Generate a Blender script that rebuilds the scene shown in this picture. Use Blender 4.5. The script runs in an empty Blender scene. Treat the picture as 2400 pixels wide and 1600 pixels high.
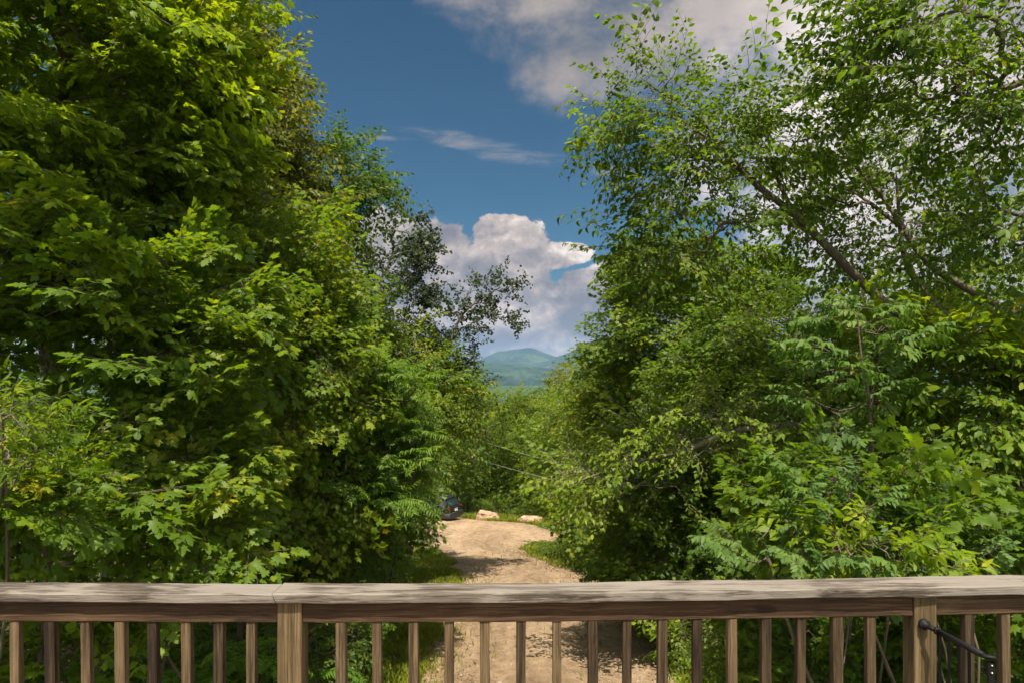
import bpy, bmesh, math, random
import numpy as np
from mathutils import Vector, Matrix, noise as mnoise

PI = math.pi
sc = bpy.context.scene
COL = sc.collection
CAMZ = 5.35                      # camera height; the driveway 12 m ahead is z = 0
rng = np.random.default_rng(7)
random.seed(7)

# ------------------------------------------------------------------ camera, sky, sun, exposure
cam = bpy.data.cameras.new('camera')
cam.lens = 24.0; cam.sensor_width = 36.0; cam.shift_y = 80 / 2400
cam.clip_start = 0.05; cam.clip_end = 60000
camo = bpy.data.objects.new('camera', cam); COL.objects.link(camo)
camo.location = (0, 0, CAMZ); camo.rotation_euler = (PI / 2, 0, 0)
sc.camera = camo

SUN_EL = math.radians(66)
SUN_DIR = Vector((-0.02, -0.60, 0)).normalized()          # horizontal direction TO the sun
sun_vec = Vector((SUN_DIR.x * math.cos(SUN_EL), SUN_DIR.y * math.cos(SUN_EL), math.sin(SUN_EL)))
sl = bpy.data.lights.new('sun', 'SUN'); sl.energy = 5.0; sl.angle = math.radians(0.5); sl.color = (1.0, 0.90, 0.74)
so = bpy.data.objects.new('sun', sl); COL.objects.link(so)
so.rotation_euler = sun_vec.to_track_quat('Z', 'Y').to_euler()
so.location = (0, 0, 40)

sc.view_settings.view_transform = 'Standard'
sc.view_settings.look = 'None'
sc.view_settings.exposure = 1.0
sc.view_settings.gamma = 1.0
sc.render.engine = 'CYCLES'
sc.cycles.use_adaptive_sampling = True
sc.cycles.adaptive_threshold = 0.03
sc.cycles.max_bounces = 7
sc.cycles.diffuse_bounces = 4
sc.cycles.glossy_bounces = 2
sc.cycles.transmission_bounces = 5
sc.cycles.transparent_max_bounces = 8
sc.cycles.volume_bounces = 0
sc.cycles.caustics_reflective = False
sc.cycles.caustics_refractive = False
sc.cycles.sample_clamp_indirect = 4.0


class NT:
    """small helper around a node tree"""
    def __init__(s, tree):
        s.t = tree; s.n = tree.nodes; s.l = tree.links
    def new(s, kind, **kw):
        n = s.n.new(kind)
        for k, v in kw.items(): setattr(n, k, v)
        return n
    def put(s, sock, v):
        if isinstance(v, bpy.types.NodeSocket): s.l.new(v, sock)
        else: sock.default_value = v
    def math(s, op, a, b=None, c=None, clamp=False):
        n = s.new('ShaderNodeMath', operation=op, use_clamp=clamp)
        s.put(n.inputs[0], a)
        if b is not None: s.put(n.inputs[1], b)
        if c is not None: s.put(n.inputs[2], c)
        return n.outputs[0]
    def smooth(s, v, lo, hi, a=0.0, b=1.0):
        n = s.new('ShaderNodeMapRange', interpolation_type='SMOOTHSTEP')
        s.put(n.inputs['Value'], v)
        n.inputs['From Min'].default_value = lo; n.inputs['From Max'].default_value = hi
        n.inputs['To Min'].default_value = a; n.inputs['To Max'].default_value = b
        return n.outputs['Result']
    def mix(s, f, a, b, blend='MIX'):
        n = s.new('ShaderNodeMix', data_type='RGBA', blend_type=blend)
        s.put(n.inputs['Factor'], f); s.put(n.inputs['A'], a); s.put(n.inputs['B'], b)
        return n.outputs['Result']
    def noise(s, vec, scale, detail=4, rough=0.55, dist=0.0):
        n = s.new('ShaderNodeTexNoise')
        if vec is not None: s.l.new(vec, n.inputs['Vector'])
        n.inputs['Scale'].default_value = scale; n.inputs['Detail'].default_value = detail
        n.inputs['Roughness'].default_value = rough; n.inputs['Distortion'].default_value = dist
        return n.outputs['Fac']
    def ramp(s, v, stops):
        n = s.new('ShaderNodeValToRGB')
        while len(n.color_ramp.elements) < len(stops): n.color_ramp.elements.new(0.5)
        for e, (p, c) in zip(n.color_ramp.elements, stops):
            e.position = p; e.color = (*c, 1)
        s.put(n.inputs[0], v)
        return n.outputs[0]
    def vec(s, x, y, z):
        n = s.new('ShaderNodeCombineXYZ')
        for i, v in enumerate((x, y, z)): s.put(n.inputs[i], v)
        return n.outputs[0]
    def scalevec(s, v, sx, sy, sz, off=(0, 0, 0)):
        n = s.new('ShaderNodeMapping')
        s.l.new(v, n.inputs['Vector'])
        n.inputs['Scale'].default_value = (sx, sy, sz); n.inputs['Location'].default_value = off
        return n.outputs[0]


def build_world():
    w = bpy.data.worlds.new('World'); sc.world = w; w.use_nodes = True
    T = NT(w.node_tree); T.n.clear()
    w.cycles.sampling_method = 'MANUAL'; w.cycles.sample_map_resolution = 512
    def noise2(vec, scale, detail, rough, dist=0.0):
        n = T.new('ShaderNodeTexNoise', noise_dimensions='2D'); T.l.new(vec, n.inputs['Vector'])
        n.inputs['Scale'].default_value = scale; n.inputs['Detail'].default_value = detail; n.inputs['Roughness'].default_value = rough; n.inputs['Distortion'].default_value = dist
        return n.outputs['Fac']
    out = T.new('ShaderNodeOutputWorld'); bg = T.new('ShaderNodeBackground')
    bg.inputs['Strength'].default_value = 0.10
    T.l.new(bg.outputs[0], out.inputs['Surface'])
    sky = T.new('ShaderNodeTexSky', sky_type='NISHITA')
    sky.sun_disc = False; sky.sun_elevation = SUN_EL
    sky.sun_rotation = math.atan2(SUN_DIR.x, SUN_DIR.y)
    sky.altitude = 300; sky.air_density = 1.0; sky.dust_density = 0.6; sky.ozone_density = 1.6
    blue = T.mix(1.0, sky.outputs[0], (0.122, 0.248, 0.285, 1), 'MULTIPLY')
    tc = T.new('ShaderNodeTexCoord')
    sep = T.new('ShaderNodeSeparateXYZ'); T.l.new(tc.outputs['Generated'], sep.inputs[0])
    X, Y, Z = sep.outputs
    az = T.math('ARCTAN2', X, Y)
    el = T.math('ARCSINE', Z)
    p = T.vec(az, el, 0.0)
    def ell(cx, cy, rx, ry, rot=0.0):
        # cloud heap centred on a bearing / elevation of the sky dome
        a0 = math.atan2(cx - 1200, 1600); e0 = math.atan2(880 - cy, math.hypot(cx - 1200, 1600))
        ra, re = rx / 1600, ry / 1600
        da = T.math('SUBTRACT', az, a0); de = T.math('SUBTRACT', el, e0)
        if rot:
            c, s_ = math.cos(rot), math.sin(rot)
            da, de = (T.math('ADD', T.math('MULTIPLY', da, c), T.math('MULTIPLY', de, s_)),
                      T.math('SUBTRACT', T.math('MULTIPLY', de, c), T.math('MULTIPLY', da, s_)))
        q = T.math('ADD', T.math('POWER', T.math('ABSOLUTE', T.math('DIVIDE', da, ra)), 2.0), T.math('POWER', T.math('ABSOLUTE', T.math('DIVIDE', de, re)), 2.0))
        return T.math('SUBTRACT', 1.0, q)
    def union(lst):
        m = lst[0]
        for e in lst[1:]: m = T.math('SMOOTH_MAX', m, e, 0.25)
        return T.math('MAXIMUM', m, -1.5)
    wob = noise2(T.scalevec(p, 1, 1.2, 1, (5.2, 1.7, 0)), 13, 4, 0.6)
    wob2 = noise2(T.scalevec(p, 1, 1.2, 1, (9.2, 3.7, 0)), 13, 4, 0.6)
    pw = T.new('ShaderNodeVectorMath', operation='ADD'); T.l.new(p, pw.inputs[0])
    T.l.new(T.vec(T.math('MULTIPLY', T.math('SUBTRACT', wob, 0.5), 0.055), T.math('MULTIPLY', T.math('SUBTRACT', wob2, 0.5), 0.045), 0.0), pw.inputs[1])
    def puff(off):
        # billowing field: fractal voronoi domes over soft fractal noise
        v = T.new('ShaderNodeTexVoronoi', feature='SMOOTH_F1', voronoi_dimensions='2D')
        T.l.new(T.scalevec(pw.outputs[0], 1, 1.2, 1, off), v.inputs['Vector'])
        v.inputs['Scale'].default_value = 21; v.inputs['Detail'].default_value = 4.5
        v.inputs['Roughness'].default_value = 0.6; v.inputs['Smoothness'].default_value = 0.35
        v.normalize = True
        n = noise2(T.scalevec(p, 1, 1.3, 1, off), 9, 8, 0.6, 0.3)
        return T.math('ADD', T.math('MULTIPLY', T.math('SUBTRACT', 0.42, v.outputs['Distance']), 1.6),
                      T.math('MULTIPLY', T.math('SUBTRACT', n, 0.5), 1.9))
    # ---- cumulus bank low over the mountains
    cum = union([ell(1200, 555, 95, 50), ell(1300, 600, 85, 34), ell(1345, 585, 36, 20), ell(1090, 640, 150, 70), ell(1190, 700, 150, 110),
                 ell(1400, 705, 125, 80), ell(1362, 660, 62, 34), ell(1300, 765, 180, 66), ell(590, 690, 260, 180), ell(910, 600, 130, 110), ell(1010, 585, 105, 72), ell(1030, 735, 170, 80), ell(700, 800, 600, 130), ell(1250, 845, 420, 90), ell(1700, 800, 420, 100)])
    pf = puff((0, 0, 0)); pf2 = puff((0.005, -0.012, 0))
    dens = T.math('ADD', cum, T.math('MULTIPLY', pf, 0.85))
    cmask = T.smooth(dens, 0.05, 0.25)
    relief = T.math('SUBTRACT', pf, pf2)
    big = noise2(T.scalevec(p, 1, 1.7, 1, (3.1, 0.4, 0)), 7, 5, 0.55, 0.3)
    thick = T.smooth(dens, 0.1, 1.5)
    shade = T.math('ADD', T.math('ADD', T.math('MULTIPLY', relief, 0.75), 0.50), T.math('MULTIPLY', T.math('SUBTRACT', big, 0.5), 2.1))
    shade = T.math('SUBTRACT', shade, T.math('MULTIPLY', thick, 0.10))
    under = union([ell(1390, 755, 150, 30), ell(1015, 562, 90, 26, 0.25), ell(1130, 640, 42, 46), ell(1090, 790, 160, 22), ell(960, 690, 110, 26)])
    shade = T.math('SUBTRACT', shade, T.math('MULTIPLY', T.smooth(T.math('ADD', under, T.math('MULTIPLY', pf, 2.0)), -0.2, 1.7), 0.52))
    topl = union([ell(1210, 530, 125, 50), ell(1345, 575, 60, 32), ell(1400, 640, 60, 40)])
    shade = T.math('ADD', shade, T.math('MULTIPLY', T.smooth(topl, -0.3, 0.9), 0.30))
    ccol = T.ramp(shade, [(0.0, (1.15, 1.13, 1.25)), (0.35, (1.90, 1.70, 1.68)), (0.65, (3.1, 2.62, 2.34)), (1.0, (5.2, 4.6, 4.1))])
    # ---- broad grey sheet, upper right
    shn = noise2(T.scalevec(p, 1, 1.5, 1, (1.3, 2.2, 0)), 6, 9, 0.60, 0.15)
    shn2 = noise2(T.scalevec(p, 1, 1.2, 1, (7.3, 2.2, 0)), 3.2, 3, 0.5, 0.2)
    sheet = union([ell(1800, -90, 850, 255, -0.12), ell(2150, 330, 560, 420), ell(2500, 600, 500, 400), ell(1480, 90, 200, 110), ell(1215, -30, 270, 165), ell(1390, 95, 240, 140)])
    sd = T.math('ADD', sheet, T.math('MULTIPLY', T.math('SUBTRACT', shn, 0.5), 2.4))
    smask = T.smooth(sd, 0.0, 1.05)
    glow = T.smooth(union([ell(2150, 480, 700, 480)]), -0.2, 0.9)
    scol = T.ramp(T.math('ADD', T.math('ADD', T.math('MULTIPLY', shn2, 0.65), T.math('MULTIPLY', shn, 0.40)), T.math('MULTIPLY', glow, 0.30)),
                  [(0.30, (1.55, 1.42, 1.36)), (0.52, (2.25, 1.98, 1.85)), (0.72, (3.2, 2.8, 2.6)), (0.95, (5.4, 4.9, 4.7))])
    # ---- thin cirrus streak
    cir = union([ell(1135, 347, 230, 26, -0.16), ell(900, 325, 150, 8, 0.02), ell(1440, 400, 90, 22, -0.1)])
    cn = noise2(T.scalevec(p, 1, 5, 1, (0.2, 1.0, 0)), 11, 8, 0.66, 0.3)
    cirm = T.math('MULTIPLY', T.smooth(T.math('ADD', cir, T.math('MULTIPLY', T.math('SUBTRACT', cn, 0.55), 3.2)), -0.1, 1.6), 0.62)
    # ---- bright cloud added behind the viewer, out of view, as fill light
    back_fill = T.math('MULTIPLY', T.smooth(Y, 0.30, -0.10), T.smooth(T.noise(T.scalevec(tc.outputs['Generated'], 1, 1, 2), 2.4, 8, 0.6), 0.36, 0.50))
    c = T.mix(cirm, blue, (2.1, 1.95, 1.95, 1))
    c = T.mix(T.math('MULTIPLY', back_fill, 0.95), c, (8.2, 7.7, 7.0, 1))
    c = T.mix(smask, c, scol)
    c = T.mix(cmask, c, ccol)
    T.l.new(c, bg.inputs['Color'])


build_world()

# ------------------------------------------------------------------ helpers
def P(px, py, d):
    """a point seen at (px, py) of the 2400 x 1600 photograph, d metres ahead, as a place in the world"""
    return np.array([(px - 1200) / 1600 * d, d, CAMZ - (py - 880) / 1600 * d])

def gz(x, y):
    """terrain height"""
    x = np.asarray(x, float); y = np.asarray(y, float)
    near = -0.12 * (y - 12)
    far = -15.0 - 34.0 * (1 - np.exp(-np.maximum(y - 130, 0) / 600.0))
    t = np.clip((y - 90) / 80, 0, 1); t = t * t * (3 - 2 * t)
    z = near * (1 - t) + far * t
    z = np.where(y < -20, 3.84, z)
    side = np.abs(x - np.where(y < 30, 0.2, -3)) - np.where(y < 26, 3.2, 12)
    bank = np.clip(side, 0, 40)
    z = z + 0.25 * np.sin(x * 0.37 + y * 0.21) * np.clip(bank / 6, 0, 1) + 0.10 * np.sin(x * 1.3 - y * 0.9) * np.clip(bank / 3, 0, 1)
    return z

def tag(o, label=None, cat=None, group=None, kind=None):
    if label: o['label'] = label
    if cat: o['category'] = cat
    if group: o['group'] = group
    if kind: o['kind'] = kind
    return o

def empty(name, loc, label, cat, group=None, rotz=0):
    o = bpy.data.objects.new(name, None); COL.objects.link(o)
    o.location = loc; o.rotation_euler = (0, 0, rotz)
    o.empty_display_size = 0.2
    return tag(o, label, cat, group)

def link(name, me, parent=None, mats=()):
    for m in mats: me.materials.append(m)
    o = bpy.data.objects.new(name, me); COL.objects.link(o)
    if parent: o.parent = parent
    return o

def np_mesh(name, V, T, matidx=None, tint=None, smooth=False):
    """triangles or quads from numpy arrays"""
    V = np.ascontiguousarray(V, np.float32); T = np.ascontiguousarray(T, np.int32)
    me = bpy.data.meshes.new(name)
    k = T.shape[1]
    me.vertices.add(len(V)); me.vertices.foreach_set('co', V.ravel())
    me.loops.add(T.size); me.loops.foreach_set('vertex_index', T.ravel())
    me.polygons.add(len(T)); me.polygons.foreach_set('loop_start', np.arange(0, T.size, k, dtype=np.int32))
    if matidx is not None: me.polygons.foreach_set('material_index', np.ascontiguousarray(matidx, np.int32))
    if smooth: me.polygons.foreach_set('use_smooth', np.ones(len(T), bool))
    if tint is not None:
        a = me.attributes.new('tint', 'FLOAT', 'FACE'); a.data.foreach_set('value', np.ascontiguousarray(tint, np.float32))
    me.update(calc_edges=True)
    return me

def norm(v):
    v = np.asarray(v, float)
    return v / np.maximum(np.linalg.norm(v, axis=-1, keepdims=True), 1e-9)

def frames(f, n):
    """rotation matrices whose x is f and whose z is close to n"""
    f = norm(f); n = n - (n * f).sum(-1, keepdims=True) * f; n = norm(n)
    y = np.cross(n, f)
    return np.stack([f, y, n], -1)

def tube(pts, radii, sides):
    """open tube round a polyline: vertices and quads"""
    pts = np.asarray(pts, float); m = len(pts)
    d = np.gradient(pts, axis=0); d = norm(d)
    ref = np.array([0.31, 0.17, 0.93]) if abs(d[0][2]) < 0.9 else np.array([0.93, 0.31, 0.17])
    a = norm(np.cross(d, ref)); b = np.cross(d, a)
    th = np.arange(sides) / sides * 2 * PI
    ring = a[:, None, :] * np.cos(th)[None, :, None] + b[:, None, :] * np.sin(th)[None, :, None]
    V = pts[:, None, :] + ring * np.asarray(radii, float)[:, None, None]
    V = V.reshape(-1, 3)
    i = np.arange(m - 1)[:, None] * sides; j = np.arange(sides)[None, :]; j2 = (j + 1) % sides
    Q = np.stack([i + j, i + j2, i + sides + j2, i + sides + j], -1).reshape(-1, 4)
    return V, Q

class Acc:
    """collects pieces of one mesh"""
    def __init__(s): s.V = []; s.T = []; s.m = []; s.t = []; s.n = 0
    def add(s, V, T, mat=0, tint=0.5):
        if len(V) == 0: return
        s.V.append(V); s.T.append(np.asarray(T) + s.n); s.n += len(V)
        s.m.append(np.full(len(T), mat)); s.t.append(np.broadcast_to(tint, (len(T),)))
    def mesh(s, name, smooth=False, origin=(0, 0, 0)):
        return np_mesh(name, np.concatenate(s.V) - np.asarray(origin, float), np.concatenate(s.T), np.concatenate(s.m), np.concatenate(s.t), smooth)

def q2t(Q): return np.concatenate([Q[:, [0, 1, 2]], Q[:, [0, 2, 3]]])

# ------------------------------------------------------------------ materials
def new_mat(name):
    m = bpy.data.materials.new(name); m.use_nodes = True
    T = NT(m.node_tree); b = T.n['Principled BSDF']
    return m, T, b

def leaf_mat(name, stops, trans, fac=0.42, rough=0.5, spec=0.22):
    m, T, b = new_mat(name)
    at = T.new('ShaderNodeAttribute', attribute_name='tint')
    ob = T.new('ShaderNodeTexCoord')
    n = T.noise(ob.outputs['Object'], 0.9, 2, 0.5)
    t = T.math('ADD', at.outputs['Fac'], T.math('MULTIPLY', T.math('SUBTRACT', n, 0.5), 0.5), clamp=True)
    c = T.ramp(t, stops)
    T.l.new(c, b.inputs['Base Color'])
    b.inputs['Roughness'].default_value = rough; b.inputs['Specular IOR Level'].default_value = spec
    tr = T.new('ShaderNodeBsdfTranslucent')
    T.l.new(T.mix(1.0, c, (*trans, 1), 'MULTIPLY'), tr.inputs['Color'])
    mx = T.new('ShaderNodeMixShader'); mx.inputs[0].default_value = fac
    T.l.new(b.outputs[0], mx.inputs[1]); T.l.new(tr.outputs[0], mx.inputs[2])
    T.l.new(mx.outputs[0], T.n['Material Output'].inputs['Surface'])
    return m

LEAF = {
    'maple':  leaf_mat('maple_leaf',  [(0.00, (0.045, 0.085, 0.0077)), (0.50, (0.083, 0.142, 0.0103)), (0.85, (0.148, 0.188, 0.0097)), (1.00, (0.243, 0.227, 0.0097))], (2.9, 2.8, 1.2), 0.38),
    'glow':   leaf_mat('yellow_maple_leaf', [(0.00, (0.063, 0.114, 0.0086)), (0.50, (0.114, 0.176, 0.0100)), (0.85, (0.160, 0.215, 0.0108)), (1.00, (0.225, 0.245, 0.0108))], (2.9, 2.7, 1.0), 0.42),
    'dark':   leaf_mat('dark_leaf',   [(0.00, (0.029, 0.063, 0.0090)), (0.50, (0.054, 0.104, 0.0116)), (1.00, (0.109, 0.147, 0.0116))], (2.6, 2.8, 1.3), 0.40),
    'olive':  leaf_mat('olive_leaf',  [(0.00, (0.064, 0.085, 0.0090)), (0.50, (0.109, 0.131, 0.0103)), (1.00, (0.192, 0.171, 0.0129))], (2.4, 2.4, 1.2), 0.42),
    'fresh':  leaf_mat('fresh_leaf',  [(0.00, (0.055, 0.108, 0.0090)), (0.50, (0.110, 0.176, 0.0129)), (1.00, (0.199, 0.251, 0.0193))], (2.4, 2.3, 1.1), 0.40),
    'aspen':  leaf_mat('aspen_leaf',  [(0.0, (0.022, 0.040, 0.020)), (0.5, (0.040, 0.062, 0.026)), (1.0, (0.075, 0.10, 0.035))], (1.6, 1.7, 1.0), 0.25),
    'ash':    leaf_mat('ash_leaf',    [(0.00, (0.034, 0.078, 0.0150)), (0.50, (0.071, 0.132, 0.0240)), (1.00, (0.121, 0.181, 0.0270))], (2.2, 2.4, 1.2), 0.34, 0.55, 0.28),
    'sumac':  leaf_mat('sumac_leaf',  [(0.00, (0.052, 0.108, 0.0141)), (0.50, (0.090, 0.165, 0.0167)), (1.00, (0.160, 0.227, 0.0167))], (2.4, 2.4, 1.1), 0.40, 0.5, 0.28),
    'fern':   leaf_mat('fern_leaf',   [(0.00, (0.052, 0.114, 0.0141)), (0.50, (0.083, 0.165, 0.0167)), (1.00, (0.128, 0.204, 0.0193))], (2.4, 2.4, 1.1), 0.40),
    'grass':  leaf_mat('grass_blade', [(0.00, (0.076, 0.119, 0.0116)), (0.50, (0.153, 0.198, 0.0167)), (1.00, (0.307, 0.251, 0.0386))], (2.0, 2.0, 1.0), 0.35),
}

def bark_mat(name, c0, c1, scale=9):
    m, T, b = new_mat(name)
    tc = T.new('ShaderNodeTexCoord')
    n = T.noise(T.scalevec(tc.outputs['Object'], 1, 1, 0.35), scale, 7, 0.65, 0.4)
    n2 = T.noise(tc.outputs['Object'], 2.3, 3, 0.5)
    c = T.ramp(T.math('ADD', T.math('MULTIPLY', n, 0.7), T.math('MULTIPLY', n2, 0.3)), [(0.30, c0), (0.70, c1)])
    T.l.new(c, b.inputs['Base Color']); b.inputs['Roughness'].default_value = 0.85
    bp = T.new('ShaderNodeBump'); bp.inputs['Strength'].default_value = 0.6; bp.inputs['Distance'].default_value = 0.02
    T.l.new(n, bp.inputs['Height']); T.l.new(bp.outputs[0], b.inputs['Normal'])
    return m
BARK = bark_mat('brown_bark', (0.045, 0.034, 0.024), (0.15, 0.115, 0.085))
BARK_GREY = bark_mat('grey_bark', (0.075, 0.060, 0.048), (0.26, 0.22, 0.18))
BARK_PALE = bark_mat('pale_bark', (0.16, 0.14, 0.11), (0.42, 0.38, 0.31))

def wood_mat(name, along, stops, freq=60, stretch=0.035, rough=0.8, knots=0.0, vary=0.25, wear=None):
    """weathered timber with grain along one axis"""
    m, T, b = new_mat(name)
    tc = T.new('ShaderNodeTexCoord'); oi = T.new('ShaderNodeObjectInfo')
    offs = T.vec(T.math('MULTIPLY', oi.outputs['Random'], 13.0), T.math('MULTIPLY', oi.outputs['Random'], 7.0), T.math('MULTIPLY', oi.outputs['Random'], 29.0))
    va = T.new('ShaderNodeVectorMath', operation='ADD')
    T.l.new(tc.outputs['Object'], va.inputs[0]); T.l.new(offs, va.inputs[1])
    s = [1, 1, 1]; s['XYZ'.index(along)] = stretch
    gv = T.scalevec(va.outputs[0], *s)
    warp = T.noise(T.scalevec(va.outputs[0], *[0.5 if k == 1 else 0.12 for k in s]), 14, 3, 0.5)
    wv = T.new('ShaderNodeVectorMath', operation='ADD'); T.l.new(gv, wv.inputs[0])
    T.l.new(T.scalevec(T.vec(warp, warp, warp), 0.035, 0.035, 0.035), wv.inputs[1])
    g = T.noise(wv.outputs[0], freq, 6, 0.7)
    g2 = T.noise(wv.outputs[0], freq * 0.22, 3, 0.55)
    blot = T.noise(T.scalevec(va.outputs[0], *[1 if k == 1 else 0.3 for k in s]), 6, 5, 0.6)
    t = T.math('ADD', T.math('MULTIPLY', g, 0.62), T.math('ADD', T.math('MULTIPLY', g2, 0.42), T.math('MULTIPLY', blot, 0.30)))
    t = T.math('SUBTRACT', t, 0.14)
    sp = T.smooth(T.noise(T.scalevec(va.outputs[0], *[1 if k == 1 else 0.02 for k in s]), 95, 2, 0.6), 0.62, 0.70)
    t = T.math('ADD', t, T.math('MULTIPLY', T.math('SUBTRACT', oi.outputs['Random'], 0.5), vary * 0.4))
    c = T.ramp(t, stops)
    c = T.mix(T.math('MULTIPLY', sp, 0.7), c, (0.018, 0.012, 0.008, 1))
    if knots:
        v = T.new('ShaderNodeTexVoronoi', feature='F1')
        T.l.new(T.scalevec(va.outputs[0], *[1 if k == 1 else 0.42 for k in s]), v.inputs['Vector'])
        v.inputs['Scale'].default_value = 5.2
        k = T.smooth(T.math('ADD', v.outputs['Distance'], T.math('MULTIPLY', T.math('SUBTRACT', g2, 0.5), 0.10)), 0.13, 0.05)
        c = T.mix(T.math('MULTIPLY', k, knots), c, (0.020, 0.011, 0.006, 1))
    if wear:
        wn = T.noise(T.scalevec(va.outputs[0], *[1 if k == 1 else 0.075 for k in s]), 44, 8, 0.72, 0.3)
        wb = T.noise(va.outputs[0], 2.1, 3, 0.5)
        wm = T.smooth(T.math('ADD', wn, T.math('MULTIPLY', T.math('SUBTRACT', wb, 0.5), 1.1)), 0.45, 0.60)
        c = T.mix(T.math('MULTIPLY', wm, 0.8), c, (*wear, 1))
        cr = T.smooth(T.noise(T.scalevec(va.outputs[0], *[1 if k == 1 else 0.025 for k in s]), 85, 2, 0.6), 0.63, 0.69)
        c = T.mix(T.math('MULTIPLY', cr, 0.75), c, (0.035, 0.026, 0.020, 1))
    T.l.new(c, b.inputs['Base Color']); b.inputs['Roughness'].default_value = rough
    b.inputs['Specular IOR Level'].default_value = 0.25
    bp = T.new('ShaderNodeBump'); bp.inputs['Strength'].default_value = 0.8; bp.inputs['Distance'].default_value = 0.005
    T.l.new(g, bp.inputs['Height']); T.l.new(bp.outputs[0], b.inputs['Normal'])
    return m
WOOD_CAP = wood_mat('weathered_cap_wood', 'X', [(0.38, (0.018, 0.014, 0.011)), (0.52, (0.062, 0.049, 0.038)), (0.70, (0.15, 0.128, 0.107))], 120, 0.022, wear=(0.215, 0.192, 0.168), vary=0.1)
WOOD_BEAM = wood_mat('stained_beam_wood', 'X', [(0.38, (0.015, 0.009, 0.005)), (0.55, (0.060, 0.034, 0.018)), (0.72, (0.140, 0.088, 0.050))], 120, 0.022, knots=0.9, vary=0.15)
WOOD_BAL = wood_mat('baluster_wood', 'Z', [(0.37, (0.014, 0.008, 0.005)), (0.53, (0.068, 0.046, 0.024)), (0.70, (0.170, 0.120, 0.066))], 140, 0.022, knots=0.5, vary=0.5)
WOOD_POST = wood_mat('post_wood', 'Z', [(0.38, (0.024, 0.016, 0.008)), (0.52, (0.090, 0.062, 0.030)), (0.68, (0.185, 0.132, 0.070))], 125, 0.02, knots=0.35, vary=0.2)
WOOD_DECK = wood_mat('deck_board_wood', 'X', [(0.35, (0.13, 0.09, 0.06)), (0.55, (0.28, 0.20, 0.14)), (0.75, (0.42, 0.33, 0.25))], 50, 0.04)

def plain(name, col, rough=0.5, metal=0.0, bump=0.0, bscale=40, var=0.0, spec=0.5):
    m, T, b = new_mat(name)
    tc = T.new('ShaderNodeTexCoord'); n = T.noise(tc.outputs['Object'], bscale, 4, 0.6)
    if var:
        T.l.new(T.mix(n, tuple(c * (1 - var) for c in col) + (1,), tuple(min(1, c * (1 + var)) for c in col) + (1,)), b.inputs['Base Color'])
    else: b.inputs['Base Color'].default_value = (*col, 1)
    b.inputs['Roughness'].default_value = rough; b.inputs['Metallic'].default_value = metal
    b.inputs['Specular IOR Level'].default_value = spec
    if bump:
        bp = T.new('ShaderNodeBump'); bp.inputs['Strength'].default_value = bump; bp.inputs['Distance'].default_value = 0.01
        T.l.new(n, bp.inputs['Height']); T.l.new(bp.outputs[0], b.inputs['Normal'])
    return m

def road_mat():
    m, T, b = new_mat('gravel_driveway')
    tc = T.new('ShaderNodeTexCoord'); ob = tc.outputs['Object']
    fine = T.noise(ob, 60, 4, 0.75)
    mid = T.noise(T.scalevec(ob, 1, 0.55, 1), 4.5, 8, 0.72, 0.3)
    big = T.noise(T.scalevec(ob, 1, 0.35, 1), 0.55, 4, 0.55)
    rut = T.noise(T.scalevec(ob, 1, 0.10, 1), 1.6, 4, 0.6, 0.2)
    t = T.math('ADD', T.math('MULTIPLY', mid, 0.55), T.math('ADD', T.math('MULTIPLY', big, 0.35), T.math('MULTIPLY', rut, 0.25)))
    t = T.math('ADD', t, T.math('MULTIPLY', T.math('SUBTRACT', fine, 0.5), 0.45))
    c = T.ramp(t, [(0.41, (0.110, 0.077, 0.050)), (0.51, (0.225, 0.157, 0.098)), (0.62, (0.335, 0.240, 0.152)), (0.76, (0.45, 0.345, 0.24))])
    vo = T.new('ShaderNodeTexVoronoi', feature='F1'); T.l.new(ob, vo.inputs['Vector']); vo.inputs['Scale'].default_value = 16
    st = T.smooth(vo.outputs['Distance'], 0.30, 0.16)
    pick = T.math('GREATER_THAN', T.noise(ob, 7, 2), 0.56)
    c = T.mix(T.math('MULTIPLY', T.math('MULTIPLY', st, pick), 0.5), c, (0.15, 0.12, 0.10, 1))
    T.l.new(c, b.inputs['Base Color']); b.inputs['Roughness'].default_value = 0.95; b.inputs['Specular IOR Level'].default_value = 0.15
    bp = T.new('ShaderNodeBump'); bp.inputs['Strength'].default_value = 0.9; bp.inputs['Distance'].default_value = 0.035
    T.l.new(T.math('ADD', fine, T.math('MULTIPLY', mid, 2.0)), bp.inputs['Height']); T.l.new(bp.outputs[0], b.inputs['Normal'])
    return m

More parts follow.
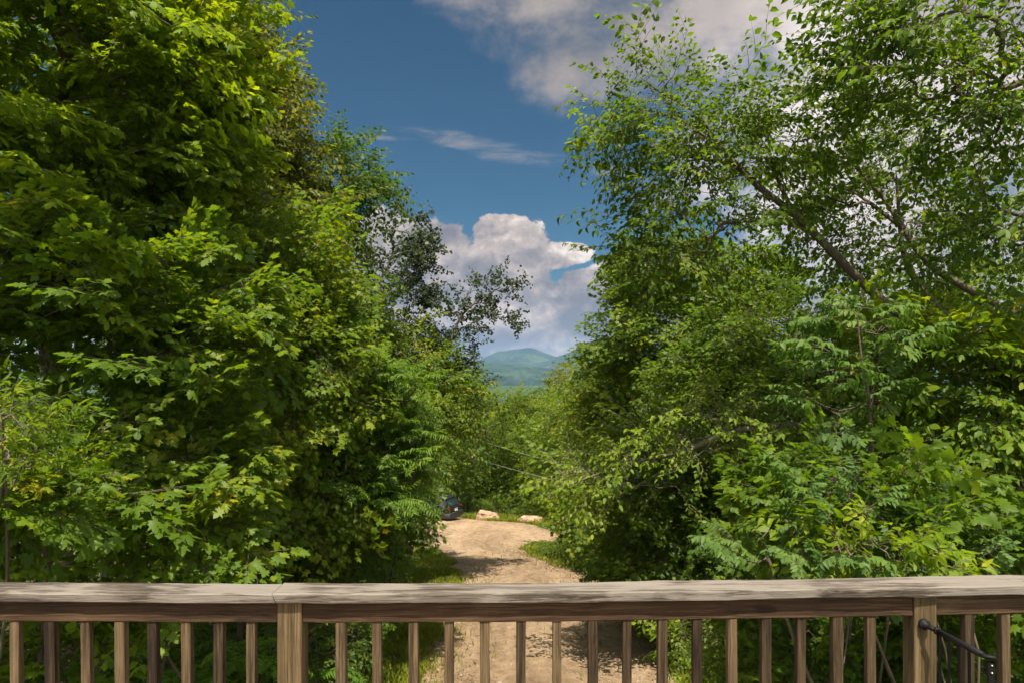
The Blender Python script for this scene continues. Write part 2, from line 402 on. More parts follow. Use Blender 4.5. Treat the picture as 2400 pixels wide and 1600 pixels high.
def ground_mat():
    m, T, b = new_mat('forest_floor')
    tc = T.new('ShaderNodeTexCoord'); ob = tc.outputs['Object']
    n = T.noise(ob, 3.0, 7, 0.65, 0.3); n2 = T.noise(ob, 0.35, 4, 0.5); n3 = T.noise(ob, 0.004, 5, 0.6)
    c = T.ramp(n, [(0.35, (0.035, 0.026, 0.015)), (0.55, (0.085, 0.062, 0.034)), (0.75, (0.16, 0.12, 0.07))])
    g = T.ramp(n, [(0.3, (0.025, 0.055, 0.012)), (0.7, (0.07, 0.12, 0.025))])
    c = T.mix(T.smooth(T.math('ADD', n2, T.math('MULTIPLY', n, 0.4)), 0.58, 0.80), c, g)
    sp = T.new('ShaderNodeSeparateXYZ'); T.l.new(ob, sp.inputs[0])
    far = T.ramp(n3, [(0.35, (0.022, 0.050, 0.014)), (0.65, (0.055, 0.095, 0.022))])
    c = T.mix(T.smooth(sp.outputs[1], 70, 160), c, far)
    T.l.new(c, b.inputs['Base Color']); b.inputs['Roughness'].default_value = 0.95; b.inputs['Specular IOR Level'].default_value = 0.1
    bp = T.new('ShaderNodeBump'); bp.inputs['Strength'].default_value = 0.8; bp.inputs['Distance'].default_value = 0.06
    T.l.new(n, bp.inputs['Height']); T.l.new(bp.outputs[0], b.inputs['Normal'])
    return m

def hill_mat():
    m, T, b = new_mat('wooded_hillside')
    tc = T.new('ShaderNodeTexCoord'); ob = tc.outputs['Object']
    n = T.noise(T.scalevec(ob, 1, 0.5, 1), 0.022, 6, 0.8); n2 = T.noise(ob, 0.0022, 6, 0.6)
    c = T.ramp(T.math('ADD', T.math('MULTIPLY', n, 0.5), T.math('MULTIPLY', n2, 0.5)), [(0.38, (0.007, 0.020, 0.016)), (0.50, (0.022, 0.046, 0.030)), (0.62, (0.075, 0.115, 0.055))])
    T.l.new(c, b.inputs['Base Color']); b.inputs['Roughness'].default_value = 1.0; b.inputs['Specular IOR Level'].default_value = 0.0
    bp = T.new('ShaderNodeBump'); bp.inputs['Strength'].default_value = 1.0; bp.inputs['Distance'].default_value = 14
    T.l.new(n, bp.inputs['Height']); T.l.new(bp.outputs[0], b.inputs['Normal'])
    return m

# ------------------------------------------------------------------ terrain, driveway, hills
def build_ground():
    def axis(near, far, n1, n2):
        a = np.linspace(0, near, n1); r = np.geomspace(near, far, n2)[1:]
        return np.concatenate([a, r])
    xp = axis(30, 11500, 46, 34); xs = np.concatenate([-xp[:0:-1], xp])
    yp = axis(70, 11500, 110, 44); ys = np.concatenate([-np.geomspace(2, 400, 10)[::-1], yp])
    X, Y = np.meshgrid(xs, ys)
    V = np.stack([X, Y, gz(X, Y)], -1).reshape(-1, 3)
    nx, ny = len(xs), len(ys)
    i = (np.arange(ny - 1)[:, None] * nx + np.arange(nx - 1)[None]).ravel()
    Q = np.stack([i, i + 1, i + nx + 1, i + nx], -1)
    o = link('ground', np_mesh('ground', V, Q, smooth=True), None, [ground_mat()])
    tag(o, kind='structure')
build_ground()

def road_edges(y):
    """left and right border of the gravel at distance y; it widens into a parking place"""
    L = np.interp(y, [3, 9, 12, 15, 18, 21.4, 25, 28, 30.5, 32.5, 34, 44.5], [-1.1, -1.45, -1.70, -1.85, -1.90, -1.82, -2.3, -3.1, -5.5, -10, -13, -13])
    R = np.interp(y, [3, 9, 12, 15, 18, 21.4, 24, 26.5, 28.5, 30.0, 32, 34.5, 37.5, 40.5, 44.5], [2.4, 2.75, 2.95, 2.95, 2.85, 2.65, 1.75, 0.85, 0.55, 0.65, 1.9, 2.6, 1.9, 1.1, -3.2])
    L = L + 0.10 * np.sin(y * 2.3) + 0.07 * np.sin(y * 5.1 + 1); R = R + 0.10 * np.sin(y * 2.7 + 2) + 0.07 * np.sin(y * 6.3)
    return L, R

def build_road():
    ys = np.linspace(3, 44, 165); L, R = road_edges(ys)
    n = 26
    u = np.linspace(0, 1, n)
    X = L[:, None] + (R - L)[:, None] * u[None]
    Y = np.repeat(ys[:, None], n, 1)
    rut = -0.055 * (np.exp(-((X - 0.0 + 0.55) / 0.35) ** 2) + np.exp(-((X - 1.35) / 0.35) ** 2)) * np.clip((31 - Y) / 5, 0, 1)
    edge = np.minimum(u, 1 - u)[None] * (R - L)[:, None]
    crown = 0.085 + rut * np.clip(edge / 0.4, 0, 1) + 0.010 * np.sin(X * 4.1 + Y * 3.3) * np.clip(edge / .3, 0, 1)
    Z = gz(X, Y) + np.where(edge < 0.02, -0.02, crown)
    V = np.stack([X, Y, Z], -1).reshape(-1, 3)
    i = (np.arange(len(ys) - 1)[:, None] * n + np.arange(n - 1)[None]).ravel()
    Q = np.stack([i, i + 1, i + n + 1, i + n], -1)
    o = link('driveway', np_mesh('driveway', V, Q, smooth=True), None, [road_mat()])
    tag(o, kind='structure')
    # loose stones
    a = Acc()
    base = np.array([[1, 0, 0], [-1, 0, 0], [0, 1, 0], [0, -1, 0], [0, 0, 1], [0, 0, -1]], float)
    F = np.array([[0, 2, 4], [2, 1, 4], [1, 3, 4], [3, 0, 4], [2, 0, 5], [1, 2, 5], [3, 1, 5], [0, 3, 5]])
    N = 5200
    y = 10.5 + 30 * rng.random(N) ** 1.5
    l, r = road_edges(y)
    t = rng.beta(0.55, 0.55, N)
    x = l - 0.2 + (r - l + 0.4) * t
    s = rng.lognormal(math.log(0.013), 0.5, N)
    VV = base[None] * (1 + 0.35 * rng.standard_normal((N, 6, 1))) * s[:, None, None] * np.array([1.2, 1, 0.7])
    ang = rng.random(N) * 6.28; c, sn = np.cos(ang), np.sin(ang)
    VV = np.stack([VV[..., 0] * c[:, None] - VV[..., 1] * sn[:, None], VV[..., 0] * sn[:, None] + VV[..., 1] * c[:, None], VV[..., 2]], -1)
    VV += np.stack([x, y, gz(x, y) + 0.074], -1)[:, None]
    FF = F[None] + (np.arange(N) * 6)[:, None, None]
    a.add(VV.reshape(-1, 3), FF.reshape(-1, 3), 0, np.repeat(rng.random(N), 8))
    g = link('gravel', a.mesh('gravel'), None, [plain('pebble_stone', (0.27, 0.21, 0.16), 0.9, var=0.5, bscale=3)])
    tag(g, kind='stuff')
build_road()

HILL = hill_mat()
def build_hill(dist, crest, depth, noise_amp, seed):
    """a rounded wooded ridge; crest = (px, py) of its skyline at that distance"""
    cx = np.array([(p - 1200) / 1600 * dist for p, _ in crest]); cz = np.array([(880 - q) / 1600 * dist for _, q in crest])
    xs = np.linspace(-2600, 3400, 150); ys = np.linspace(dist - depth, dist + depth, 44)
    X, Y = np.meshgrid(xs, ys)
    H = np.interp(X, cx, cz) + CAMZ + 60
    k = (Y - dist) / depth
    prof = np.clip(1 - np.abs(k) ** 1.5, 0, 1)
    Z = -60 + H * prof
    for i in range(len(ys)):
        for j in range(len(xs)):
            v = Vector((X[i, j] / 420 + seed, Y[i, j] / 420, seed))
            Z[i, j] += noise_amp * (mnoise.fractal(v, 1.0, 2.0, 5)) * (0.25 + prof[i, j] * 0.5)
    V = np.stack([X, Y, Z], -1).reshape(-1, 3); nx = len(xs)
    i = (np.arange(len(ys) - 1)[:, None] * nx + np.arange(nx - 1)[None]).ravel()
    Q = np.stack([i, i + 1, i + nx + 1, i + nx], -1)
    o = link('hills', np_mesh('hills', V, Q, smooth=True), None, [HILL])
    tag(o, kind='structure')
build_hill(8800, [(700, 880), (1000, 868), (1120, 846), (1165, 828), (1198, 820), (1235, 813), (1265, 822), (1300, 834), (1420, 850), (1700, 870)], 2200, 42, 3.1)
build_hill(7200, [(900, 890), (1200, 868), (1280, 846), (1318, 832), (1352, 815), (1400, 798), (1500, 786), (1650, 790), (1900, 810)], 1900, 42, 8.4)
build_hill(5200, [(600, 880), (900, 870), (1080, 858), (1150, 852), (1210, 856), (1260, 862), (1320, 866), (1500, 850), (1800, 840)], 1500, 42, 15.7)

# ------------------------------------------------------------------ leaves
def lf_maple():
    out = [(0.02, 0), (-0.13, -0.26), (0.10, -0.30), (0.15, -0.47), (0.33, -0.30), (0.62, -0.56), (0.53, -0.22), (0.74, -0.21), (1.0, 0.0)]
    o = out + [(x, -y) for x, y in out[-2:0:-1]]
    V = [(0.30, 0, 0.03)] + [(x, y, -0.16 * (x * x * 0.7 + abs(y) * 0.9) + 0.03) for x, y in o]
    n = len(o)
    return np.array(V), np.array([(0, 1 + i, 1 + (i + 1) % n) for i in range(n)])
def lf_ovate(w=0.27, droop=0.16):
    V = [(0, 0, 0), (0.30, -w, 0.06), (0.66, -w * 0.8, 0.0), (1, 0, -droop), (0.66, w * 0.8, 0.0), (0.30, w, 0.06), (0.45, 0, -0.01)]
    return np.array(V), np.array([(0, 1, 6), (1, 2, 6), (2, 3, 6), (3, 4, 6), (4, 5, 6), (5, 0, 6)])
def lf_diamond(w=0.3, droop=0.12):
    V = [(0, 0, 0), (0.45, -w, 0.05), (1, 0, -droop), (0.45, w, 0.05)]
    return np.array(V), np.array([(0, 1, 2), (0, 2, 3)])
def lf_round():
    th = np.array([0.0, 0.9, 1.9, 2.7, 3.6, 4.4, 5.4])
    V = [(0.5 + 0.5 * math.cos(PI + t), 0.5 * math.sin(PI + t), 0.04 * math.cos(3 * t)) for t in th]
    V[0] = (0, 0, 0)
    return np.array(V), np.array([(0, i, i + 1) for i in range(1, 6)])
def lf_star():
    o = [(0.0, 0), (0.08, -0.42), (0.32, -0.26), (0.62, -0.52), (0.60, -0.2), (1, 0)]
    o = o + [(x, -y) for x, y in o[-2:0:-1]]
    V = [(0.34, 0, 0.03)] + [(x, y, -0.16 * (x * x * 0.7 + abs(y) * 0.9) + 0.03) for x, y in o]; n = len(o)
    return np.array(V), np.array([(0, 1 + i, 1 + (i + 1) % n) for i in range(n)])
LF = {'maple': lf_maple(), 'star': lf_star(), 'ovate': lf_ovate(), 'narrow': lf_ovate(0.13, 0.2), 'diamond': lf_diamond(), 'slim': lf_diamond(0.17, 0.15), 'round': lf_round()}

class Spray:
    full = False
    """a leafy twig grown once in its own frame (x outward, z up) and set many times into crowns"""
    def __init__(s): s.p = []; s.f = []; s.n = []; s.sz = []; s.lf = []; s.tw = []
    def leaf(s, p, f, n, size, kind): s.p.append(p); s.f.append(f); s.n.append(n); s.sz.append(size); s.lf.append(kind)
    def twig(s, pts, r0, r1): s.tw.append((np.array(pts, float), r0, r1))
    def bake(s, r):
        a = Acc()
        kinds = np.array(s.lf)
        for k in sorted(set(s.lf)):
            sel = np.where(kinds == k)[0]
            V, T = LF[k]
            M = frames(np.array(s.f)[sel], np.array(s.n)[sel])
            sz = np.array(s.sz)[sel]
            dv = np.stack([np.ones(len(sel)), r.uniform(0.78, 1.15, len(sel)), r.uniform(-0.6, 3.0, len(sel))], -1)
            VV = np.einsum('kij,kvj->kvi', M, V[None] * dv[:, None, :]) * sz[:, None, None] + np.array(s.p)[sel][:, None]
            TT = T[None] + (np.arange(len(sel)) * len(V))[:, None, None]
            a.add(VV.reshape(-1, 3), TT.reshape(-1, 3), 0, np.repeat(r.normal(0, 0.13, len(sel)), len(T)))
        for pts, r0, r1 in s.tw:
            if len(pts) > 4 and not s.full: pts = pts[[0, len(pts) // 2, -1]]
            V, Q = tube(pts, np.linspace(r0, r1, len(pts)), 3)
            a.add(V, q2t(Q), 1, 0.0)
        s.V = np.concatenate(a.V); s.T = np.concatenate(a.T); s.m = np.concatenate(a.m); s.t = np.concatenate(a.t)
        return s

def rv(r, s=1.0): return r.normal(0, s, 3)

def sp_broad(r, kind, L=0.6, size=0.11, nodes=6, side=2, droop=0.25, lay=0.35, pet=0.6):
    """opposite leaves on a main twig and its side twigs"""
    s = Spray()
    def run(p0, d, n, L, lead):
        p = np.array(p0, float); d = norm(d); pts = [p.copy()]
        step = L / n
        for i in range(n):
            d = norm(d + rv(r, 0.10) + np.array([0, 0, -0.05]))
            p = p + d * step; pts.append(p.copy())
            lat = norm(np.cross([0, 0, 1.0], d))
            for sg in (-1, 1):
                if r.random() < 0.12: continue
                f = norm(d * r.uniform(0.3, 0.9) + lat * sg * r.uniform(0.5, 1.0) + np.array([0, 0, -droop + r.normal(0, 0.22)]))
                n_ = norm(np.array([0, 0, 1.0]) + rv(r, lay) + f * 0.1)
                sz = size * r.uniform(0.5, 1.25)
                s.leaf(p + f * sz * pet, f, n_, sz, kind)
            if lead and i in (1, 3, 4)[:side] :
                for sg in (-1, 1):
                    run(p, d * 0.6 + lat * sg * 0.8 + np.array([0, 0, r.normal(0.02, 0.12)]), max(2, n // 2), L * 0.5, False)
        f = norm(d + np.array([0, 0, -droop])); s.leaf(p + f * size * 0.2, f, np.array([0, 0, 1.0]) + rv(r, lay), size, kind)
        s.twig(pts, 0.0045 if lead else 0.003, 0.0012)
    run((0, 0, 0), (1, 0, 0.12), nodes, L, True)
    return s.bake(r)

def sp_alt(r, kind, L=0.7, size=0.085, n=11, subs=5, droop=0.35, lay=0.4):
    """alternate leaves in a flat fan of side twigs (beech, elm, cherry)"""
    s = Spray()
    def run(p0, d, n, L, depth):
        p = np.array(p0, float); d = norm(d); pts = [p.copy()]; sg = 1 if r.random() < .5 else -1
        for i in range(n):
            d = norm(d + rv(r, 0.09) + np.array([0, 0, -0.02]))
            p = p + d * (L / n); pts.append(p.copy()); sg = -sg
            lat = norm(np.cross([0, 0, 1.0], d))
            f = norm(d * r.uniform(0.3, 0.8) + lat * sg * r.uniform(0.5, 0.9) + np.array([0, 0, -droop + r.normal(0, 0.25)]))
            sz = size * r.uniform(0.5, 1.25)
            s.leaf(p + f * sz * 0.12, f, np.array([0, 0, 1.0]) + rv(r, lay), sz, kind)
            if depth and i % max(1, n // subs) == 0 and i < n - 1:
                run(p, d * 0.75 + lat * sg * 0.7 + np.array([0, 0, r.normal(0.0, 0.15)]), max(3, n // 2), L * 0.5, depth - 1)
        f = norm(d + np.array([0, 0, -droop])); s.leaf(p, f, np.array([0, 0, 1.0]) + rv(r, lay), size, kind)
        s.twig(pts, 0.0045 if depth else 0.003, 0.001)
    run((0, 0, 0), (1, 0, 0.1), n, L, 1)
    return s.bake(r)

def compound(s, r, p0, d, L, pairs, size, kind, arch=0.5, spread=1.0, fade=True, hang=0.25, term=True):
    """a pinnate leaf: arching rachis with paired leaflets"""
    p = np.array(p0, float); d = norm(d); pts = [p.copy()]
    steps = pairs + 2
    for i in range(steps):
        d = norm(d + np.array([0, 0, -arch / steps]) + rv(r, 0.02))
        p = p + d * (L / steps); pts.append(p.copy())
        if i < 1: continue
        lat = norm(np.cross([0, 0, 1.0], d)); up = np.cross(d, lat)
        k = i / steps
        sz = size * (0.65 + 1.1 * k * (1 - k) * 1.6) if fade else size
        for sg in (-1, 1):
            f = norm(d * 0.42 + lat * sg * spread + np.array([0, 0, -hang + r.normal(0, 0.10)]))
            s.leaf(p, f, up * 1.0 + rv(r, 0.15), sz * r.uniform(0.85, 1.12), kind)
    if term: s.leaf(p, d, np.array([0, 0, 1.0]) + rv(r, 0.1), size * 0.9, kind)
    s.twig(pts, 0.004, 0.0015)

def sp_sumac(r):
    s = Spray(); tip = np.array([0.28, 0, 0.14])
    s.twig([(0, 0, 0), (0.15, 0.01, 0.05), tip], 0.016, 0.010)
    n = 9; a0 = r.random() * 6
    for i in range(n):
        a = a0 + i * 2.399
        d = np.array([math.cos(a) * 0.9 + 0.35, math.sin(a) * 0.9, r.uniform(0.15, 0.65)])
        compound(s, r, tip - np.array([0.02 * i, 0, 0.008 * i]), d, r.uniform(0.42, 0.58), 10, 0.105, 'narrow', arch=r.uniform(0.6, 1.1), spread=1.0, hang=0.28)
    return s.bake(r)
def sp_ash(r):
    s = Spray(); pts = [(0, 0, 0)]
    p = np.zeros(3); d = np.array([1, 0, 0.15])
    for i in range(4):
        d = norm(d + rv(r, 0.1)); p = p + d * 0.13; pts.append(p.copy())
        lat = norm(np.cross([0, 0, 1.0], d))
        for sg in (-1, 1):
            compound(s, r, p, d * 0.55 + lat * sg * 0.8 + np.array([0, 0, r.uniform(0.1, 0.45)]), r.uniform(0.26, 0.36), 3, 0.125, 'ovate', arch=0.9, spread=0.75, fade=False, hang=0.55)
    compound(s, r, p, d + np.array([0, 0, 0.3]), 0.32, 3, 0.13, 'ovate', arch=0.9, spread=0.75, fade=False, hang=0.5)
    s.twig(pts, 0.006, 0.002)
    return s.bake(r)
def sp_hang(r, kind, L=0.5, size=0.055, n=16):
    """aspen: round leaves fluttering on long stalks in bunches"""
    s = Spray()
    def run(p0, d, n, L, depth):
        p = np.array(p0, float); d = norm(d); pts = [p.copy()]
        for i in range(n):
            d = norm(d + rv(r, 0.14)); p = p + d * (L / n); pts.append(p.copy())
            o = norm(rv(r) + np.array([0, 0, -0.6]))
            s.leaf(p + o * 0.045, norm(o + rv(r, 0.5)), rv(r), size * r.uniform(0.7, 1.15), kind)
            if depth and i % 4 == 1: run(p, d + rv(r, 0.7), max(3, n // 2), L * 0.45, depth - 1)
        s.twig(pts, 0.005 if depth else 0.003, 0.0012)
    run((0, 0, 0), (1, 0, 0.1), n, L, 1)
    return s.bake(r)
def sp_frond(r):
    s = Spray()
    compound(s, r, (0, 0, 0), (1, 0, 0.9), r.uniform(0.65, 0.9), 17, 0.15, 'narrow', arch=1.7, spread=1.3, hang=0.05)
    return s.bake(r)

SP_LEN = dict(maple=.7, maple_s=.75, maple_f=1.0, elm=.75, cherry=.9, fine=1.05, far=1.9, ash=.75, sumac=.6, aspen=.55, willow=.6, bigleaf=.6, frond=.8, herb=.5)
def variants(fn, n, seed, *a, **k): return [fn(np.random.default_rng(seed * 100 + i), *a, **k) for i in range(n)]
SP = {
    'maple':   variants(sp_broad, 9, 1, 'maple', 0.60, 0.094, 8, 3),
    'maple_s': variants(sp_broad, 9, 2, 'star', 0.70, 0.095, 7, 3),
    'maple_f': variants(sp_broad, 7, 3, 'diamond', 1.0, 0.125, 7, 3, 0.3, 0.5),
    'elm':     variants(sp_alt, 9, 4, 'ovate', 0.72, 0.092, 11, 5),
    'cherry':  variants(sp_alt, 9, 5, 'diamond', 0.85, 0.105, 13, 6, 0.5, 0.6),
    'fine':    variants(sp_alt, 8, 6, 'diamond', 1.05, 0.105, 15, 7, 0.3, 0.6),
    'far':     variants(sp_alt, 8, 7, 'diamond', 1.9, 0.23, 13, 6, 0.3, 0.6),
    'ash':     variants(sp_ash, 9, 8),
    'sumac':   variants(sp_sumac, 8, 9),
    'aspen':   variants(sp_hang, 8, 10, 'round', 0.62, 0.075, 16),
    'willow':  variants(sp_alt, 8, 11, 'narrow', 0.6, 0.12, 13, 4, 0.1, 0.5),
    'bigleaf': variants(sp_broad, 9, 12, 'ovate', 0.55, 0.135, 6, 2, 0.35, 0.35, 0.25),
    'herb':    variants(sp_broad, 8, 14, 'diamond', 0.5, 0.10, 5, 2, 0.2, 0.4),
    'frond':   variants(sp_frond, 8, 13),
}

def place_sprays(pos, dirs, kind, r, scale=1.0, roll=0.35, svar=0.22, tint0=0.5, tvar=0.12):
    """crown geometry: sprays set at pos, pointing along dirs"""
    a = Acc(); pos = np.asarray(pos, float); dirs = norm(dirs)
    temps = SP[kind]; which = r.integers(0, len(temps), len(pos))
    up = np.array([0, 0, 1.0]) + r.normal(0, roll, (len(pos), 3))
    M = frames(dirs, up); sz = scale * (1 + r.normal(0, svar, len(pos)).clip(-0.5, 0.6))
    tv = tint0 + r.normal(0, tvar, len(pos))
    for k, s in enumerate(temps):
        sel = np.where(which == k)[0]
        if len(sel) == 0: continue
        VV = np.einsum('kij,vj->kvi', M[sel], s.V) * sz[sel][:, None, None] + pos[sel][:, None]
        TT = s.T[None] + (np.arange(len(sel)) * len(s.V))[:, None, None]
        m = np.tile(s.m, len(sel)); t = (s.t[None] + tv[sel][:, None]).ravel()
        a.V.append(VV.reshape(-1, 3)); a.T.append(TT.reshape(-1, 3) + a.n); a.n += len(sel) * len(s.V)
        a.m.append(m); a.t.append(t)
    return a

def sample_blobs(blobs, n, r):
    """points in the foliage masses, thicker towards their outside"""
    w = np.array([b[3] * b[4] * (b[2] ** 2) * (b[6] if len(b) > 6 else 1) for b in blobs], float); w /= w.sum()
    out = []
    for b, k in zip(blobs, r.multinomial(n, w)):
        c = P(b[0], b[1], b[2]); rad = np.array([b[3] / 1600 * b[2], b[5], b[4] / 1600 * b[2]])
        d = norm(r.normal(0, 1, (k, 3))) * (r.random((k, 1)) ** (1 / 2.3))
        out.append(c + d * rad)
    return np.concatenate(out)

def smooth_path(pts, k):
    """a curve through a few points, every ~k metres"""
    pts = np.asarray(pts, float)
    out = []
    n = len(pts)
    for i in range(n - 1):
        p0 = pts[max(i - 1, 0)]; p1 = pts[i]; p2 = pts[i + 1]; p3 = pts[min(i + 2, n - 1)]
        m = max(2, int(np.linalg.norm(p2 - p1) / k))
        for t in np.arange(m) / m:
            out.append(0.5 * ((2 * p1) + (p2 - p0) * t + (2 * p0 - 5 * p1 + 4 * p2 - p3) * t * t + (3 * p1 - p0 - 3 * p2 + p3) * t ** 3))
    out.append(pts[-1])
    return np.array(out)

def grow(seeds, targets, r, r_tip=0.005, r_base=0.1, step=0.35, jig=0.06):
    """branches from seed limbs (lists of points) to every target; returns the wood and the way each tip points"""
    pts = []; par = []
    chains = []
    for pl in seeds:
        ch = []
        prev = -1
        if len(pts):                                  # a limb springs from the nearest point already there
            dd = np.linalg.norm(np.array(pts) - pl[0], axis=1); prev = int(dd.argmin()); ch.append(prev)
        for q in pl:
            pts.append(np.array(q)); par.append(prev); prev = len(pts) - 1; ch.append(prev)
        chains.append(ch)
    nseed = len(pts)
    S = np.array(pts)
    key = np.array([np.linalg.norm(S - t, axis=1).min() for t in targets])
    order = np.argsort(key)
    cap = nseed + int(sum(np.ceil(key / step) + 2)) + 10
    A = np.zeros((cap, 3)); A[:nseed] = S; cnt = nseed
    par = list(par)
    tips = np.zeros((len(targets), 3)); tipn = np.zeros(len(targets), int)
    for ti in order:
        t = targets[ti]
        dv = t - A[:cnt]; dist = np.linalg.norm(dv, axis=1) + 1e-6
        cost = dist * (1 + 0.9 * np.clip(-dv[:, 2] / dist, 0, 1))
        k = int(cost.argmin()); d0 = A[k] - A[par[k]] if par[k] >= 0 else np.array([0, 0, 1.0])
        D = dist[k]; m = max(2, int(math.ceil(D / step)))
        ctrl = A[k] + norm(d0) * D * 0.35 + np.array([0, 0, 0.10 * D])
        ch = [k]; prev = k
        if cnt + m >= len(A): A = np.concatenate([A, np.zeros((m + 500, 3))])
        for i in range(1, m + 1):
            u = i / m
            q = (1 - u) ** 2 * A[k] + 2 * u * (1 - u) * ctrl + u * u * t
            if i < m: q = q + r.normal(0, jig * step, 3)
            A[cnt] = q; par.append(prev); prev = cnt; ch.append(cnt); cnt += 1
        chains.append(ch); tips[ti] = A[ch[-1]] - A[ch[-2]]; tipn[ti] = ch[-1]
    nd = np.ones(cnt)
    has = np.zeros(cnt, bool)
    for i in range(cnt - 1, -1, -1):
        if par[i] >= 0:
            if not has[par[i]]: nd[par[i]] = nd[i]; has[par[i]] = True
            else: nd[par[i]] += nd[i]
    ex = math.log(r_base / r_tip) / math.log(max(nd[0], 2))
    R = r_tip * nd ** ex
    a = Acc()
    for ch in chains:
        rr = R[ch].copy()
        if len(ch) > 1 and ch[0] != 0: rr[0] = min(rr[0], rr[1] * 1.15)
        sides = 9 if rr.max() > 0.05 else (6 if rr.max() > 0.02 else 4)
        V, Q = tube(A[ch], rr, sides); a.add(V, Q)
    return a, norm(tips), A[:cnt], nd

def tree(name, label, cat, base, blobs, n, spray, leaf, *, trunk_r=0.09, top=None, limbs=(), stems=1, bark=None, scale=1.0, seed=1,
         fill=0.35, group=None, tint=0.5, tvar=0.13, droop=0.15, roll=0.35, part='trunk', wood=True, stuff=False):
    r = np.random.default_rng(seed * 977 + 5)
    b = np.array([base[0], base[1], float(gz(base[0], base[1])) - 0.06])
    pts = sample_blobs(blobs, n, r)
    c = pts.mean(0)
    if top is None: top = np.array([c[0] * 0.75 + b[0] * 0.25, c[1] * 0.7 + b[1] * 0.3, c[2] + 0.25 * (pts[:, 2].max() - c[2])])
    seeds = []
    if limbs:
        for lm in limbs: seeds.append(smooth_path([b] + [P(*q) for q in lm] if not seeds else [P(*q) for q in lm], 0.3))
    else:
        for sidx in range(stems):
            off = np.zeros(3) if stems == 1 else np.array([r.normal(0, 0.25), r.normal(0, 0.25), 0])
            spread = np.zeros(3) if stems == 1 else (pts[r.integers(len(pts))] - top) * 0.7
            e = top + spread; h = e - (b + off)
            m1 = b + off + h * 0.35 + np.array([r.normal(0, .1), r.normal(0, .1), 0]); m2 = b + off + h * 0.7 + np.array([r.normal(0, .12), r.normal(0, .12), 0])
            seeds.append(smooth_path([b + off, m1, m2, e], 0.3))
    w, tips, A, nd = grow(seeds, pts, r, r_base=trunk_r)
    out = norm(pts - (c - np.array([0, 0, 0.6])))
    flat = out * np.array([1, 1, 0.35])
    dirs = norm(tips * 0.7 + flat * 0.7 + r.normal(0, 0.30, pts.shape) + np.array([0, 0, -droop]))
    reach = SP_LEN[spray] * scale
    pos = pts - dirs * reach * 0.55
    ne = int(n * fill)
    if ne:                                            # twigs along the smaller branches
        cand = np.where((nd < 5) & (np.arange(len(nd)) > sum(len(s) for s in seeds)))[0]
        if len(cand):
            k = r.choice(cand, ne)
            pos = np.concatenate([pts, A[k] + r.normal(0, 0.05, (ne, 3))])
            d2 = norm(A[k] - c); d2[:, 2] *= 0.4
            dirs = np.concatenate([dirs, norm(d2 + r.normal(0, 0.6, (ne, 3)) * np.array([1, 1, 0.4]) + np.array([0, 0, -droop]))])
    lv = place_sprays(pos, dirs, spray, r, scale, roll, tint0=tint, tvar=tvar)
    bk = bark or BARK
    if stuff:
        o = link(name, lv.mesh(name), None, [LEAF[leaf], bk]); tag(o, kind='stuff'); return o
    e = empty(name, b, label, cat, group)
    link(part, w.mesh(part, True, b), e, [bk])
    link('crown', lv.mesh('crown', False, b), e, [LEAF[leaf], bk])
    return e

# ------------------------------------------------------------------ timber railing
RX = [-2.9, -1.95, -0.9, 0, 1.0, 2.03, 3.0]; RZ = [.036, .024, .008, 0, .004, .013, .022]
def rail_y(x): return 2.65 + 0.03 * np.asarray(x, float)
def rail_dz(x): return np.interp(x, RX, RZ)
CAP_TOP = CAMZ - 510 / 1600 * 2.65

def bar_mesh(name, x0, x1, y0, y1, z0, z1, cut0=(0, 0), cut1=(0, 0), seg=60, wob=0.0014, bev=0.004, seed=0, follow=True):
    """a board along the railing with softened edges; cutN = (slant over depth, slant over height) of an end"""
    cs = [(y0 + bev, z0), (y1 - bev, z0), (y1, z0 + bev), (y1, z1 - bev), (y1 - bev, z1), (y0 + bev, z1), (y0, z1 - bev), (y0, z0 + bev)]
    V = []
    for i in range(seg + 1):
        u = i / seg
        for k, (y, z) in enumerate(cs):
            fy = (y - y0) / (y1 - y0); fz = (z - z0) / (z1 - z0)
            a = x0 + cut0[0] * fy + cut0[1] * fz; b_ = x1 + cut1[0] * fy + cut1[1] * fz
            x = a + (b_ - a) * u
            q = mnoise.noise(Vector((x * 9 + seed * 7, k * 3.7, seed))) * wob + mnoise.noise(Vector((x * 2.1 + seed, k * 1.7, seed + 5))) * wob * 1.5
            V.append((x, (float(rail_y(x)) if follow else 0) + y + q, z + (float(rail_dz(x)) if follow else 0) + q))
    n = len(cs); F = []
    for i in range(seg):
        for k in range(n): F.append((i * n + k, (i + 1) * n + k, (i + 1) * n + (k + 1) % n, i * n + (k + 1) % n))
    F.append(tuple(range(n))); F.append(tuple(seg * n + k for k in range(n))[::-1])
    me = bpy.data.meshes.new(name); me.from_pydata(V, [], F); me.update()
    bm = bmesh.new(); bm.from_mesh(me); bmesh.ops.recalc_face_normals(bm, faces=bm.faces); bm.to_mesh(me); bm.free()
    return me

